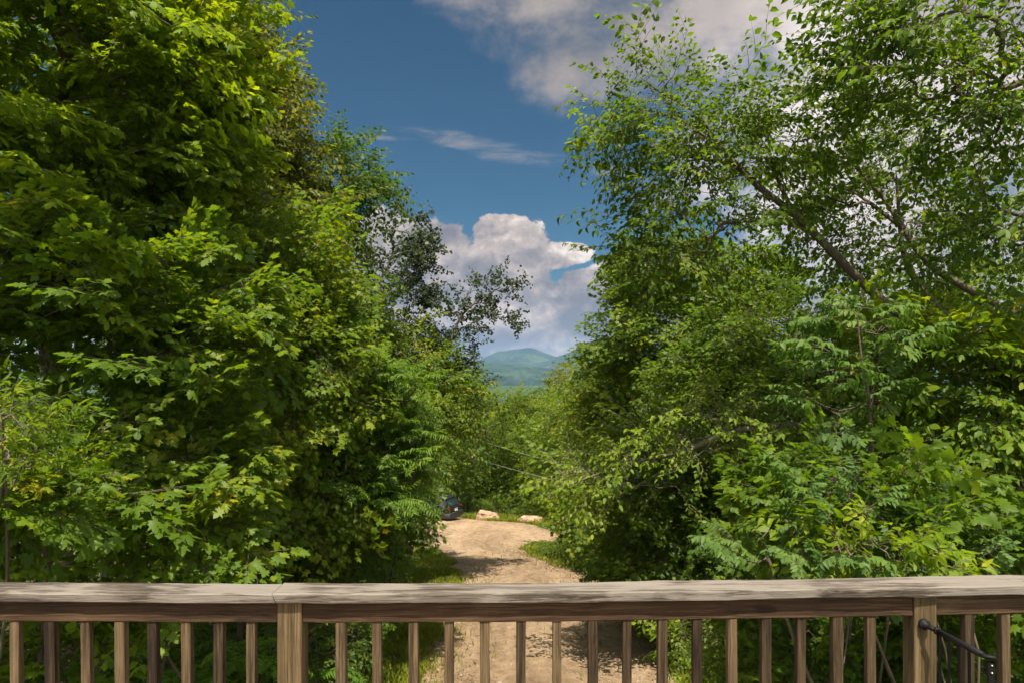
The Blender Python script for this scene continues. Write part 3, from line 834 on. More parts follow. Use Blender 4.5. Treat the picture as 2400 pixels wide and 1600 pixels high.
def stick_mesh(name, x, y, z0, z1, wx, wy, bev=0.003, seg=14, wob=0.001, seed=0, lean=(0, 0)):
    """an upright of rectangular section with softened arrises"""
    hx, hy = wx / 2, wy / 2
    cs = [(-hx + bev, -hy), (hx - bev, -hy), (hx, -hy + bev), (hx, hy - bev), (hx - bev, hy), (-hx + bev, hy), (-hx, hy - bev), (-hx, -hy + bev)]
    V = []
    for i in range(seg + 1):
        u = i / seg; z = z0 + (z1 - z0) * u
        for k, (a, b_) in enumerate(cs):
            q = mnoise.noise(Vector((z * 8 + seed * 3.1, k * 2.3, seed))) * wob
            V.append((x + a + q + lean[0] * (1 - u), y + b_ + q + lean[1] * (1 - u), z))
    n = 8; F = []
    for i in range(seg):
        for k in range(n): F.append((i * n + k, i * n + (k + 1) % n, (i + 1) * n + (k + 1) % n, (i + 1) * n + k))
    F.append(tuple(range(n))[::-1]); F.append(tuple(seg * n + k for k in range(n)))
    me = bpy.data.meshes.new(name); me.from_pydata(V, [], F); me.update()
    return me

def build_railing():
    root = empty('deck_railing', (0, 0, 0), 'weathered brown timber deck railing across the front with grey worn top', 'railing')
    t = 0.038
    # cap boards: a mitred joint above the left post
    xj_f, xj_b = (640 - 1200) / 1600 * 2.633, (668 - 1200) / 1600 * 2.77
    tag(link('cap_board', bar_mesh('cap_board', -3.75, xj_f + 0.012, 0.004, 0.142, CAP_TOP - 0.040, CAP_TOP - 0.004, cut1=(xj_b - xj_f - 0.004, -0.016), seed=3, wob=0.0018), root, [WOOD_CAP]))
    tag(link('cap_board', bar_mesh('cap_board', xj_f + 0.016, 4.3, 0.0, 0.140, CAP_TOP - t, CAP_TOP, cut0=(xj_b - xj_f, -0.016), seed=9, wob=0.0022, seg=110), root, [WOOD_CAP]))
    zb1 = CAP_TOP - t - 0.0025; zb0 = zb1 - 0.081
    xl0, xl1 = (649 - 1200) / 1600 * 2.645, (706 - 1200) / 1600 * 2.645        # left post face
    xr0, xr1 = (2146 - 1200) / 1600 * 2.715, (2198 - 1200) / 1600 * 2.715      # right post face
    for k, (a, b_) in enumerate([(-3.7, xl0 - 0.002), (xl1 + 0.002, xr0 - 0.005), (xr1 + 0.002, 4.25)]):
        link('beam', bar_mesh('beam', a, b_, 0.030, 0.070, zb0, zb1, seed=20 + k, wob=0.0015, bev=0.003), root, [WOOD_BEAM])
    DECK = CAMZ - 1.80
    for k, (a, b_) in enumerate([(xl0, xl1), (xr0, xr1)]):
        xc = (a + b_) / 2
        link('post', stick_mesh('post', xc, float(rail_y(xc)) + 0.020 + (b_ - a) / 2, float(gz(xc, 2.8)) - 0.05, CAP_TOP - t - 0.003 + float(rail_dz(xc)), b_ - a, b_ - a, bev=0.004, seg=40, seed=40 + k), root, [WOOD_POST])
    bx = [38, 120, 203, 284, 360, 439, 515, 590, 800, 884, 970, 1053, 1136, 1221, 1305, 1389, 1469, 1552, 1633, 1714, 1794, 1876, 1960, 2039, 2268, 2353, 2440]
    for k, px in enumerate([-46, -128] + bx + [2524, 2610, 2695, 2780, 2866, 2950, 3035, 3120, -212, -297, -381, -466, -550, -634, -720]):
        x = (px - 1200) / 1600 * (2.70 + 0.03 * (px - 1200) / 600)
        y = float(rail_y(x)) + 0.052
        w = 0.0365 + 0.0025 * math.sin(k * 2.7)
        lean = (0.012 * (abs(px - 1200) / 1200) * 0.6 + random.gauss(0, 0.003), random.gauss(0, 0.004))
        link('baluster', stick_mesh('baluster', x, y, DECK + 0.09, zb0 - 0.0015 + float(rail_dz(x)), w, w, seed=60 + k, lean=lean), root, [WOOD_BAL])
    for k, (a, b_) in enumerate([(-3.7, xl0 - 0.002), (xl1 + 0.002, xr0 - 0.005), (xr1 + 0.002, 4.25)]):
        link('bottom_rail', bar_mesh('bottom_rail', a, b_, 0.030, 0.072, DECK + 0.05, DECK + 0.088, seed=80 + k), root, [WOOD_BEAM])
    # deck floor under it
    V = []; F = []
    bm = bmesh.new()
    def box(x0, x1, y0, y1, z0, z1):
        vs = bmesh.ops.create_cube(bm, size=1)['verts']
        for v in vs: v.co = Vector((x0 + (x1 - x0) * (v.co.x + .5), y0 + (y1 - y0) * (v.co.y + .5), z0 + (z1 - z0) * (v.co.z + .5)))
    for i in range(24):
        y1 = 2.615 - i * 0.146; box(-3.8, 1.6, y1 - 0.14, y1, DECK - 0.03, DECK)
    box(-3.8, 1.6, 2.58, 2.62, DECK - 0.22, DECK - 0.032)
    me = bpy.data.meshes.new('deck_floor'); bm.to_mesh(me); bm.free()
    tag(link('deck_floor', me, None, [WOOD_DECK]), kind='structure')
build_railing()

def build_handrail():
    blk = plain('black_painted_iron', (0.008, 0.008, 0.009), 0.6, 0.0, 0.15, 60, spec=0.2)
    steel = plain('bare_steel_bolt', (0.55, 0.55, 0.53), 0.3, 1.0)
    a = P(2168, 1463, 2.70)
    root = empty('stair_handrail', tuple(a), 'black iron stair handrail fixed to the right railing post by a round flange', 'handrail')
    def part(name, V, Q, mat, parent=root, smooth=False):
        o = link(name, np_mesh(name, np.asarray(V) - a, Q, smooth=smooth), parent, [mat]); return o
    def solid(path, w, h, up=(0, 0, 1)):
        path = np.asarray(path, float); d = norm(np.gradient(path, axis=0))
        lat = norm(np.cross(d, up)); u = np.cross(lat, d)
        cs = [(-1, -1), (1, -1), (1, 1), (-1, 1)]
        V = np.concatenate([[p + l * w / 2 * s + uu * h / 2 * t for s, t in cs] for p, l, uu in zip(path, lat, u)])
        Q = [(i * 4 + k, i * 4 + (k + 1) % 4, i * 4 + 4 + (k + 1) % 4, i * 4 + 4 + k) for i in range(len(path) - 1) for k in range(4)]
        Q += [(3, 2, 1, 0), tuple(4 * (len(path) - 1) + k for k in range(4))]
        return V, np.array(Q)
    # flange disc with a raised hub
    pth = [a + np.array([0, dy, 0]) for dy in (0.012, 0.0115, -0.001, -0.003, -0.005, -0.018, -0.020, -0.0205)]
    V, Q = tube(pth, [0.0005, 0.021, 0.021, 0.019, 0.011, 0.010, 0.008, 0.0003], 20); part('flange', V, Q, blk, smooth=False)
    s0 = P(2176, 1467, 2.675); s1 = P(2195, 1476, 2.655); s2 = P(2302, 1533, 2.36); s3 = P(2329, 1539, 2.33)
    V, Q = solid([s0, s1], 0.016, 0.016); part('bracket', V, Q, blk)
    V, Q = solid([s1, s2], 0.015, 0.018); part('handrail_bar', V, Q, blk)
    V, Q = solid([s1 + (s2 - s1) * 0.0, s1 + (s2 - s1) * 0.05], 0.020, 0.024); part('bracket', V, Q, blk)
    V, Q = solid([s2 - (s2 - s1) * 0.01, s2 + (s2 - s1) * 0.05, s3 + (s3 - s2) * 0.2], 0.020, 0.009); part('end_cap', V, Q, blk)
    base = s3 + np.array([-0.01, 0, -0.004])
    V, Q = tube([base + np.array([0, 0, -1.3]), base + np.array([0, 0, -0.012])], [0.014, 0.014], 4); nw = part('newel_post', V, Q, blk)
    for dz in (-0.02, -0.045):
        p0 = base + np.array([-0.004, -0.0115, dz])
        V, Q = tube([p0 + np.array([0, .004, 0]), p0, p0 + np.array([0, -0.003, 0]), p0 + np.array([0, -0.004, 0])], [0.003, 0.0035, 0.0025, 0.0002], 8); o = link('bolt', np_mesh('bolt', V - a, Q), nw, [steel])
    lo = np.array([0, 0, -0.95])
    for k in range(4):
        q = s1 + (s2 - s1) * (0.08 + 0.22 * k)
        V, Q = tube([q + lo, q + np.array([0, 0, -0.011])], [0.0055, 0.0055], 6); part('picket', V, Q, blk)
    V, Q = solid([s1 + lo, s2 + lo], 0.016, 0.016); part('bottom_bar', V, Q, blk)
    # stairs that the handrail follows
build_handrail()

# ------------------------------------------------------------------ boulders, wires, car
def build_boulder(px, py_base, d, sx, sy, sz, label, seed, rot, skew):
    p = P(px, py_base, d); z = float(gz(p[0], p[1]))
    bm = bmesh.new(); bmesh.ops.create_icosphere(bm, subdivisions=5, radius=1)
    for v in bm.verts:
        c = v.co.copy()
        cc = Vector((math.copysign(abs(c.x) ** 0.62, c.x), math.copysign(abs(c.y) ** 0.75, c.y), math.copysign(abs(c.z) ** 0.60, c.z)))
        n = mnoise.fractal(c * 1.3 + Vector((seed, 0, 0)), 1.0, 2.0, 3) * 0.20 + mnoise.fractal(c * 5 + Vector((0, seed, 0)), 1.0, 2.0, 4) * 0.07
        cc *= 0.86 + n
        h = cc.z
        cc.z = h * (1 + skew * cc.x)
        v.co = Vector((cc.x * sx, cc.y * sy, cc.z * sz + sz * 0.50))
    for f in bm.faces: f.smooth = True
    me = bpy.data.meshes.new('boulder'); bm.to_mesh(me); bm.free()
    m, T, b = new_mat('pink_granite')
    tc = T.new('ShaderNodeTexCoord'); n1 = T.noise(tc.outputs['Object'], 26, 5, 0.7); n2 = T.noise(tc.outputs['Object'], 2.4, 5, 0.6, 0.4)
    c = T.ramp(T.math('ADD', T.math('MULTIPLY', n1, 0.4), T.math('MULTIPLY', n2, 0.6)), [(0.36, (0.10, 0.065, 0.045)), (0.46, (0.30, 0.19, 0.125)), (0.58, (0.46, 0.31, 0.21)), (0.7, (0.58, 0.46, 0.35))])
    T.l.new(c, b.inputs['Base Color']); b.inputs['Roughness'].default_value = 0.9
    bp = T.new('ShaderNodeBump'); bp.inputs['Strength'].default_value = 0.7; bp.inputs['Distance'].default_value = 0.03
    T.l.new(n1, bp.inputs['Height']); T.l.new(bp.outputs[0], b.inputs['Normal'])
    o = link('boulder', me, None, [m]); o.location = (p[0], p[1], z); o.rotation_euler = (0, 0, rot)
    tag(o, label, 'boulder', 'boulders along the far edge of the parking place')
build_boulder(1142, 1216, 42.3, 0.76, 0.5, 0.46, 'pinkish wedge shaped boulder at the far edge of the gravel, nearer the parked car', 2.3, -0.12, -0.36)
build_boulder(1243, 1228, 40.6, 0.80, 0.5, 0.32, 'long low pale boulder lying to the right of the wedge shaped one', 7.9, -0.10, -0.10)

def build_wire(name, a, b_, sag, label):
    a = P(*a); b_ = P(*b_); u = np.linspace(0, 1, 30)[:, None]
    p = a + (b_ - a) * u - np.array([0, 0, 1.0]) * sag * 4 * u * (1 - u)
    V, Q = tube(p, np.full(30, 0.011), 6)
    o = link(name, np_mesh(name, V - a, Q, smooth=True), None, [WIRE]); o.location = a
    tag(o, label, 'power line', 'overhead wires crossing beyond the parking place')
WIRE = plain('weathered_cable', (0.30, 0.28, 0.25), 0.5)
build_wire('overhead_wire', (1085, 1018, 50), (1400, 1106, 36), 0.12, 'upper of the two thin wires sloping across the gap above the boulders')
build_wire('overhead_wire', (1080, 1062, 50), (1380, 1142, 36), 0.12, 'lower of the two thin wires sloping across the gap above the boulders')
build_wire('overhead_wire', (960, 942, 36), (1190, 930, 52), 0.05, 'thin nearly level wire in front of the dark treetops under the mountain')

def build_car():
    L, W, H = 4.55, 1.82, 1.66
    paint = plain('dark_grey_car_paint', (0.025, 0.027, 0.032), 0.22, 0.3, spec=0.6)
    glass = plain('tinted_car_glass', (0.012, 0.022, 0.022), 0.04, 0.0, spec=1.0)
    rubber = plain('tyre_rubber', (0.012, 0.012, 0.012), 0.85, bump=0.2)
    alloy = plain('alloy_wheel', (0.42, 0.42, 0.42), 0.35, 0.9)
    red = plain('red_lamp_lens', (0.16, 0.008, 0.007), 0.2, spec=0.6)
    trim = plain('black_plastic_trim', (0.018, 0.018, 0.019), 0.6)
    white = plain('white_plate_enamel', (0.72, 0.76, 0.72), 0.4); green = plain('green_plate_enamel', (0.05, 0.22, 0.10), 0.4)
    rear = np.array([-3.55, 42.0]); head = math.atan2(0.42, -0.91)
    cxy = rear + np.array([math.cos(head), math.sin(head)]) * (L / 2 - 0.1)
    root = empty('parked_car', (cxy[0], cxy[1], float(gz(cxy[0], cxy[1])) + 0.05), 'dark grey parked SUV with its tail showing from behind the bushes beside the gravel', 'car', rotz=head)
    # body: stations along the length, section rounded in plan and height
    lower = [(-2.24, 0.42, 0.92), (-2.28, 0.50, 1.00), (-2.22, 0.34, 1.03), (-1.6, 0.27, 1.05), (-0.6, 0.24, 1.03), (0.5, 0.24, 1.00), (1.1, 0.25, 0.98), (1.75, 0.28, 0.90), (2.12, 0.32, 0.80), (2.26, 0.40, 0.66)]
    lower = sorted(lower)
    def loft(stations, wid, name, mat, parent=root, n=20):
        V = []; F = []
        for x, z0, z1 in stations:
            hw = wid(x); zc = (z0 + z1) / 2; hh = (z1 - z0) / 2
            for k in range(n):
                t = 2 * PI * k / n; c, s_ = math.cos(t), math.sin(t)
                V.append((x, hw * math.copysign(abs(c) ** 0.28, c), zc + hh * math.copysign(abs(s_) ** 0.34, s_)))
        for i in range(len(stations) - 1):
            for k in range(n): F.append((i * n + k, i * n + (k + 1) % n, (i + 1) * n + (k + 1) % n, (i + 1) * n + k))
        F.append(tuple(range(n))[::-1]); F.append(tuple((len(stations) - 1) * n + k for k in range(n)))
        me = bpy.data.meshes.new(name); me.from_pydata(V, [], F)
        for p_ in me.polygons: p_.use_smooth = True
        me.update()
        o = link(name, me, parent, [mat])
        es = o.modifiers.new('edges', 'EDGE_SPLIT'); es.split_angle = math.radians(50)
        return o
    loft([(x, a, b_) for x, a, b_ in lower], lambda x: 0.90 * (1 - 0.18 * max(0, (abs(x) - 1.7) / 0.6) ** 2), 'body', paint)
    # greenhouse: glass with painted pillars and roof over it
    def cab(name, x0b, x1b, x0t, x1t, wb, wt, z0, z1, mat, parent=root):
        V = [(x0b, -wb, z0), (x1b, -wb, z0), (x1b, wb, z0), (x0b, wb, z0), (x0t, -wt, z1), (x1t, -wt, z1), (x1t, wt, z1), (x0t, wt, z1)]
        F = [(3, 2, 1, 0), (4, 5, 6, 7), (0, 1, 5, 4), (1, 2, 6, 5), (2, 3, 7, 6), (3, 0, 4, 7)]
        me = bpy.data.meshes.new(name); me.from_pydata(V, [], F); me.update()
        bm = bmesh.new(); bm.from_mesh(me); bmesh.ops.bevel(bm, geom=bm.edges[:], offset=0.035, segments=3, affect='EDGES', profile=0.6)
        bm.to_mesh(me); bm.free()
        return link(name, me, parent, [mat])
    cab('cabin', -2.14, 1.15, -1.86, 0.30, 0.82, 0.66, 0.97, 1.56, paint)
    roof = cab('roof', -2.02, 0.32, -1.84, 0.10, 0.655, 0.60, 1.535, 1.66, paint)
    for s_ in (-1, 1):
        V, Q = tube([(-1.75, s_ * 0.56, 1.66), (-1.6, s_ * 0.57, 1.70), (-0.2, s_ * 0.57, 1.70), (0.0, s_ * 0.56, 1.655)], [0.014] * 4, 6); link('roof_rack', np_mesh('roof_rack', V, Q), roof, [trim])
    def slab(name, corners, th, mat, parent=root):
        c = [Vector(q) for q in corners]; nrm = (c[1] - c[0]).cross(c[3] - c[0]).normalized()
        V = [tuple(q + nrm * th / 2) for q in c] + [tuple(q - nrm * th / 2) for q in c]
        F = [(0, 1, 2, 3), (7, 6, 5, 4)] + [(i, i + 4, (i + 1) % 4 + 4, (i + 1) % 4) for i in range(4)]
        me = bpy.data.meshes.new(name); me.from_pydata(V, [], F); me.update(); return link(name, me, parent, [mat])
    slab('rear_window', [(-2.13, -0.66, 1.06), (-2.13, 0.66, 1.06), (-1.935, 0.56, 1.47), (-1.935, -0.56, 1.47)], 0.03, glass)
    slab('windscreen', [(1.06, -0.66, 1.06), (1.06, 0.66, 1.06), (0.42, 0.56, 1.50), (0.42, -0.56, 1.50)], 0.03, glass)
    for s_ in (-1, 1):
        for x0, x1, t0, t1 in ((-1.95, -1.25, -1.80, -1.22), (-1.16, -0.32, -1.13, -0.32), (-0.24, 0.78, -0.24, 0.26)):
            slab('side_window', [(x0, s_ * 0.805, 1.05), (x1, s_ * 0.805, 1.05), (t1, s_ * 0.700, 1.46), (t0, s_ * 0.700, 1.46)], 0.03, glass)
        slab('taillight', [(-2.235, s_ * 0.68, 0.88), (-2.225, s_ * 0.82, 0.88), (-2.17, s_ * 0.80, 1.05), (-2.18, s_ * 0.71, 1.05)], 0.10, red)
        slab('headlight', [(2.15, s_ * 0.55, 0.60), (2.10, s_ * 0.80, 0.62), (2.05, s_ * 0.80, 0.76), (2.12, s_ * 0.55, 0.74)], 0.08, white)
        for x in (-0.9, 0.1):
            V, Q = tube([(x, s_ * 0.915, 0.90), (x + 0.16, s_ * 0.915, 0.90)], [0.014, 0.014], 6); link('door_handle', np_mesh('door_handle', V, Q), root, [trim])
        V, Q = tube([(0.62, s_ * 0.86, 1.03), (0.60, s_ * 0.98, 1.06), (0.60, s_ * 1.03, 1.06), (0.60, s_ * 1.05, 1.06)], [0.03, 0.08, 0.08, 0.01], 8); link('wing_mirror', np_mesh('wing_mirror', V, Q), root, [paint])
    loft([(-2.35, 0.42, 0.60), (-2.36, 0.38, 0.66), (-2.28, 0.32, 0.70), (-2.0, 0.30, 0.68)], lambda x: 0.87, 'bumper', trim)
    pl = slab('licence_plate', [(-2.325, -0.16, 0.755), (-2.325, 0.16, 0.755), (-2.315, 0.16, 0.905), (-2.315, -0.16, 0.905)], 0.02, white)
    slab('plate_band', [(-2.337, -0.15, 0.86), (-2.337, 0.15, 0.86), (-2.331, 0.15, 0.90), (-2.331, -0.15, 0.90)], 0.006, green, pl)
    for s_ in (-1, 1):
        for x in (-1.36, 1.38):
            c = np.array([x, s_ * 0.80, 0.34])
            e = bpy.data.objects.new('wheel', None); COL.objects.link(e); e.parent = root; e.location = c; e.empty_display_size = .1
            d = np.array([0, s_, 0.0])
            V, Q = tube([d * k for k in (-0.11, -0.105, -0.08, 0.08, 0.105, 0.11, 0.105)], [0.20, 0.31, 0.34, 0.34, 0.31, 0.22, 0.20], 28); link('tyre', np_mesh('tyre', V, Q, smooth=True), e, [rubber])
            V, Q = tube([d * k for k in (0.04, 0.06, 0.10, 0.085, 0.09, 0.10, 0.10)], [0.21, 0.215, 0.205, 0.15, 0.06, 0.05, 0.001], 20); link('rim', np_mesh('rim', V, Q), e, [alloy])
build_car()

# ------------------------------------------------------------------ trees and shrubs, left of the driveway
# a foliage mass is (px, py, distance, half width px, half height px, half depth m[, weight]); see P()
tree('maple_tree', 'tall maple at the left with sunlit yellow green leaves reaching the top corner', 'tree', (-6.4, 9.8),
     [(150, 120, 8.3, 330, 240, 1.4), (-120, -340, 5.8, 300, 120, 1.2, .5), (-380, 250, 7.5, 240, 280, 1.5, .6), (390, 250, 9.4, 190, 200, 1.4), (60, 400, 7.6, 170, 170, 1.0), (230, -60, 9, 300, 160, 1.5), (310, 420, 9, 190, 100, 1.2)],  # masses wholly outside the view are added to shade the lower left foliage
     500, 'maple', 'glow', trunk_r=0.15, seed=1, tint=0.50, fill=0.5)
tree('maple_tree', 'darker lower maple with broad layered sprays, left above the railing', 'tree', (-5.3, 8.4),
     [(200, 640, 7.6, 280, 150, 1.2), (330, 850, 7.8, 220, 150, 1.2), (60, 730, 7.2, 170, 130, 1.0), (470, 1060, 8.3, 150, 150, 1.1), (420, 720, 8.5, 200, 130, 1.0)],
     215, 'maple', 'maple', trunk_r=0.07, seed=2, tint=0.42, fill=0.5, droop=0.2)
tree('maple_tree', 'bright young maple with a forked dark stem behind the two nearest left maples', 'tree', (-4.9, 12.2),
     [(560, 640, 11, 210, 190, 1.5), (660, 900, 11, 170, 200, 1.4), (610, 1130, 11, 190, 140, 1.2), (420, 540, 11, 180, 140, 1.3), (700, 750, 11.5, 120, 180, 1.1)],
     520, 'maple_s', 'maple', trunk_r=0.08, seed=3, tint=0.55, fill=0.5)
tree('cherry_tree', 'tall cherry whose ragged olive right side stands against the blue sky', 'tree', (-7.2, 16.5),
     [(500, 130, 15.5, 115, 150, 1.8), (590, 215, 15.5, 80, 80, 1.2), (590, 340, 15.5, 90, 130, 1.8), (640, 300, 15, 50, 55, .8), (550, 30, 15.5, 60, 60, .8), (480, 260, 16, 190, 240, 2), (640, 500, 15.5, 160, 110, 1.6)],
     640, 'cherry', 'olive', trunk_r=0.17, seed=4, tint=0.45, fill=0.5)
tree('cherry_tree', 'small dark cherry crown leaning over beneath the tall one, against white cloud', 'tree', (-6.0, 17.5),
     [(760, 410, 17, 78, 48, 1.0), (835, 445, 17, 38, 36, .6), (790, 355, 17, 40, 16, .4), (750, 510, 17, 95, 60, 1.2), (865, 405, 17, 18, 10, .3)],
     150, 'cherry', 'dark', trunk_r=0.09, seed=5, tint=0.5, fill=0.4)
tree('birch_tree', 'light green small-leaved birch in the middle of the left trees', 'tree', (-4.9, 18.0),
     [(700, 620, 17.5, 95, 95, 1.6), (760, 745, 17.5, 115, 95, 1.6), (690, 800, 17.5, 110, 110, 1.6)],
     330, 'fine', 'fresh', trunk_r=0.09, seed=6, tint=0.45, fill=0.5)
tree('aspen_tree', 'slender aspen with sparse dark round leaves and a pale leaning stem', 'tree', (-7.2, 22.5),
     [(960, 540, 22, 48, 48, .8), (985, 590, 22, 32, 50, .6), (930, 640, 22, 85, 60, 1.1), (890, 740, 22, 80, 70, 1.1), (985, 690, 22, 40, 35, .6), (960, 790, 22, 70, 60, 1)],
     260, 'aspen', 'aspen', trunk_r=0.07, bark=BARK_PALE, seed=7, limbs=[[(780, 900, 22), (850, 745, 22), (895, 650, 22), (950, 540, 22)]], tint=0.5, fill=0.15, scale=1.0)
tree('aspen_tree', 'aspen sapling whose bare stem lifts one leafy branch across the clouds', 'tree', (-3.6, 23),
     [(1075, 725, 21.5, 24, 22, .3), (1110, 735, 21.5, 28, 28, .3), (1125, 690, 21.5, 42, 24, .3), (1175, 665, 21.5, 28, 24, .3), (1175, 735, 21.5, 30, 18, .3), (1195, 752, 21.5, 20, 10, .2), (1095, 780, 21.5, 30, 20, .3), (1080, 835, 21.5, 55, 38, .6), (1030, 800, 21.5, 40, 40, .6)],
     115, 'aspen', 'aspen', trunk_r=0.055, seed=8, limbs=[[(1010, 1000, 22), (1040, 870, 21.6), (1066, 772, 21.5), (1095, 725, 21.5), (1170, 675, 21.5)]], tint=0.5, fill=0.1, scale=0.85)
tree('maple_tree', 'round bushy green tree under the aspens, left of the mountain gap', 'tree', (-5.2, 21.5),
     [(880, 850, 20.5, 130, 80, 1.6), (990, 900, 21.5, 85, 70, 1.4), (930, 960, 20.5, 120, 80, 1.4), (1040, 950, 22, 60, 60, 1.2)],
     330, 'fine', 'maple', trunk_r=0.10, seed=9, tint=0.55, fill=0.5)
tree('maple_tree', 'yellow green bushy maple behind the sumac, left of the driveway', 'tree', (-5.2, 15.0),
     [(740, 880, 14.5, 120, 110, 1.3), (760, 1020, 14.5, 110, 100, 1.2), (860, 960, 15, 80, 60, 1)],
     260, 'maple_s', 'glow', trunk_r=0.07, seed=10, tint=0.42, fill=0.4)
tree('sumac_shrub', 'sumac with long feathery drooping fronds overhanging the left driveway edge', 'shrub', (-3.9, 13.2),
     [(900, 920, 12.6, 80, 40, .9), (830, 1000, 12.6, 90, 60, 1.0), (935, 1040, 12.6, 70, 55, .9), (935, 1110, 12.6, 50, 45, .6), (880, 1130, 12.3, 100, 60, .8)],
     74, 'sumac', 'sumac', trunk_r=0.06, stems=3, seed=11, tint=0.5, tvar=0.1, fill=0.1, droop=-0.1, roll=0.2)
tree('sumac_shrub', 'lower sumac with shaded feathery fronds beside the bright one', 'shrub', (-4.3, 12.0),
     [(780, 1130, 11.8, 100, 70, .8), (830, 1200, 11.8, 100, 55, .8), (740, 1210, 11.6, 90, 60, .7), (870, 1190, 12, 50, 40, .5)],
     46, 'sumac', 'sumac', trunk_r=0.045, stems=3, seed=12, tint=0.36, tvar=0.1, fill=0.1, droop=-0.1, roll=0.2)
tree('maple_sapling', 'maple sapling poking dark leaves out over the gravel near the parked car', 'shrub', (-3.1, 17.5),
     [(930, 1210, 16.5, 50, 35, .6), (850, 1250, 16.5, 60, 36, .6), (990, 1172, 16.5, 8, 10, .2), (935, 1235, 16.8, 18, 10, .3), (930, 1140, 17, 50, 35, .6)],
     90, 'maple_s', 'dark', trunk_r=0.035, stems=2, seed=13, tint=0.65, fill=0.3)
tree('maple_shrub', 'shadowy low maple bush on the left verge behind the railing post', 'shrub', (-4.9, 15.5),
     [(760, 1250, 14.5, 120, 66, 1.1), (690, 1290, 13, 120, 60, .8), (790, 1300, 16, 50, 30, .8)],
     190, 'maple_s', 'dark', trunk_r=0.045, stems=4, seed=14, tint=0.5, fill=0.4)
tree('verge_shrub', 'small bright leafy bush on the grassy left verge of the driveway', 'shrub', (-3.4, 19.5),
     [(880, 1275, 19, 55, 32, .6), (840, 1310, 18.5, 70, 30, .6), (900, 1310, 18.5, 36, 18, .5)],
     70, 'fine', 'fresh', trunk_r=0.02, stems=4, seed=15, tint=0.45, fill=0.3, scale=0.6)
tree('willow_shrub', 'willow with slender upswept leaves at the left edge of the view', 'shrub', (-4.3, 5.4),
     [(30, 1000, 5.0, 60, 50, .4), (75, 985, 5.0, 40, 25, .3), (20, 1075, 5.0, 60, 50, .4), (70, 1050, 5.0, 50, 25, .3)],
     20, 'willow', 'maple', trunk_r=0.02, stems=3, seed=16, tint=0.5, fill=0.2, droop=-0.25, scale=0.75)
tree('maple_sapling', 'low maple at the left edge with pale green leaves under the willow', 'shrub', (-4.7, 6.6),
     [(90, 1160, 6.0, 130, 70, .6), (60, 1250, 6.0, 110, 60, .5), (170, 1220, 6.2, 100, 60, .5), (190, 1060, 6.8, 90, 45, .5)],
     60, 'maple', 'maple', trunk_r=0.025, stems=3, seed=17, tint=0.52, fill=0.3)
tree('maple_sapling', 'maple sapling with layered leaf tiers and thin stems in the dark hollow', 'shrub', (-4.0, 7.9),
     [(340, 1190, 7.2, 80, 40, .5), (390, 1250, 7.2, 110, 40, .5), (500, 1160, 7.4, 50, 40, .4), (480, 1235, 7.3, 60, 35, .4), (440, 1310, 7.2, 80, 35, .4), (330, 1275, 7, 60, 25, .4), (440, 1080, 7.6, 60, 40, .4)],
     58, 'maple', 'maple', trunk_r=0.024, stems=2, seed=18, tint=0.50, fill=0.25)
tree('maple_sapling', 'maple sapling seen between the balusters at the far left of the railing', 'shrub', (-4.5, 7.0),
     [(150, 1500, 6.8, 120, 60, .5), (230, 1470, 6.8, 60, 40, .4), (90, 1560, 6.6, 110, 50, .5), (40, 1470, 6.6, 60, 40, .4)],
     52, 'maple', 'fresh', trunk_r=0.02, stems=2, seed=19, tint=0.42, fill=0.25)
tree('verge_shrub', 'dark leafy undergrowth bush behind the balusters left of the driveway', 'shrub', (-2.9, 11.0),
     [(770, 1480, 10.5, 70, 55, .6), (830, 1465, 11, 50, 30, .6), (740, 1540, 10, 70, 60, .6), (880, 1455, 11.5, 24, 14, .4)],
     70, 'fine', 'dark', trunk_r=0.02, stems=4, seed=20, tint=0.55, fill=0.4, scale=0.55)

# ------------------------------------------------------------------ trees beyond the parking place
def far_tree(name, label, base, blobs, n, leaf, seed, cat='tree', spray='far', **k):
    tree(name, label, cat, base, blobs, n, spray, leaf, trunk_r=k.pop('trunk_r', 0.16), seed=seed, fill=k.pop('fill', 0.4), **k)
far_tree('broadleaf_tree', 'dark round maple directly behind the gap above the boulders', (-1.6, 53), [(1150, 1090, 52, 90, 75, 2.5), (1100, 1030, 52, 60, 60, 2), (1190, 1150, 52, 60, 50, 2), (1200, 1060, 52, 50, 60, 2)], 240, 'maple', 41, tint=0.5)
far_tree('broadleaf_tree', 'vine draped dark treetop just below the mountains', (-3.0, 47), [(1150, 950, 47, 60, 28, 2), (1200, 945, 47, 50, 22, 1.5), (1085, 930, 46, 45, 35, 2), (1140, 1000, 47, 60, 40, 1.6), (1245, 955, 47, 45, 22, 1.5), (1040, 990, 45, 50, 60, 2)], 200, 'maple', 42, spray='fine', scale=1.3, tint=0.5)
far_tree('broadleaf_tree', 'pale yellow green tree glowing behind the dark treetops in the gap', (1.8, 72), [(1225, 1000, 70, 60, 30, 3), (1290, 1020, 70, 60, 40, 3), (1255, 975, 70, 40, 22, 3), (1180, 1020, 70, 50, 30, 3)], 230, 'fresh', 43, tint=0.62)
far_tree('broadleaf_tree', 'fresh yellow green bush tree right of the wires', (3.2, 44), [(1310, 1060, 43, 60, 60, 2), (1340, 980, 43, 60, 60, 2), (1400, 1010, 43, 70, 80, 2), (1290, 1110, 43, 40, 40, 1.5)], 270, 'fresh', 44, spray='fine', scale=1.25, tint=0.5)
far_tree('broadleaf_tree', 'rounded olive tree on the right shoulder of the mountain gap', (4.2, 56), [(1370, 915, 55, 45, 40, 2.5), (1420, 870, 55, 50, 45, 2.5), (1340, 950, 55, 40, 30, 2), (1400, 950, 55, 70, 50, 2.5)], 240, 'olive', 45, tint=0.5)
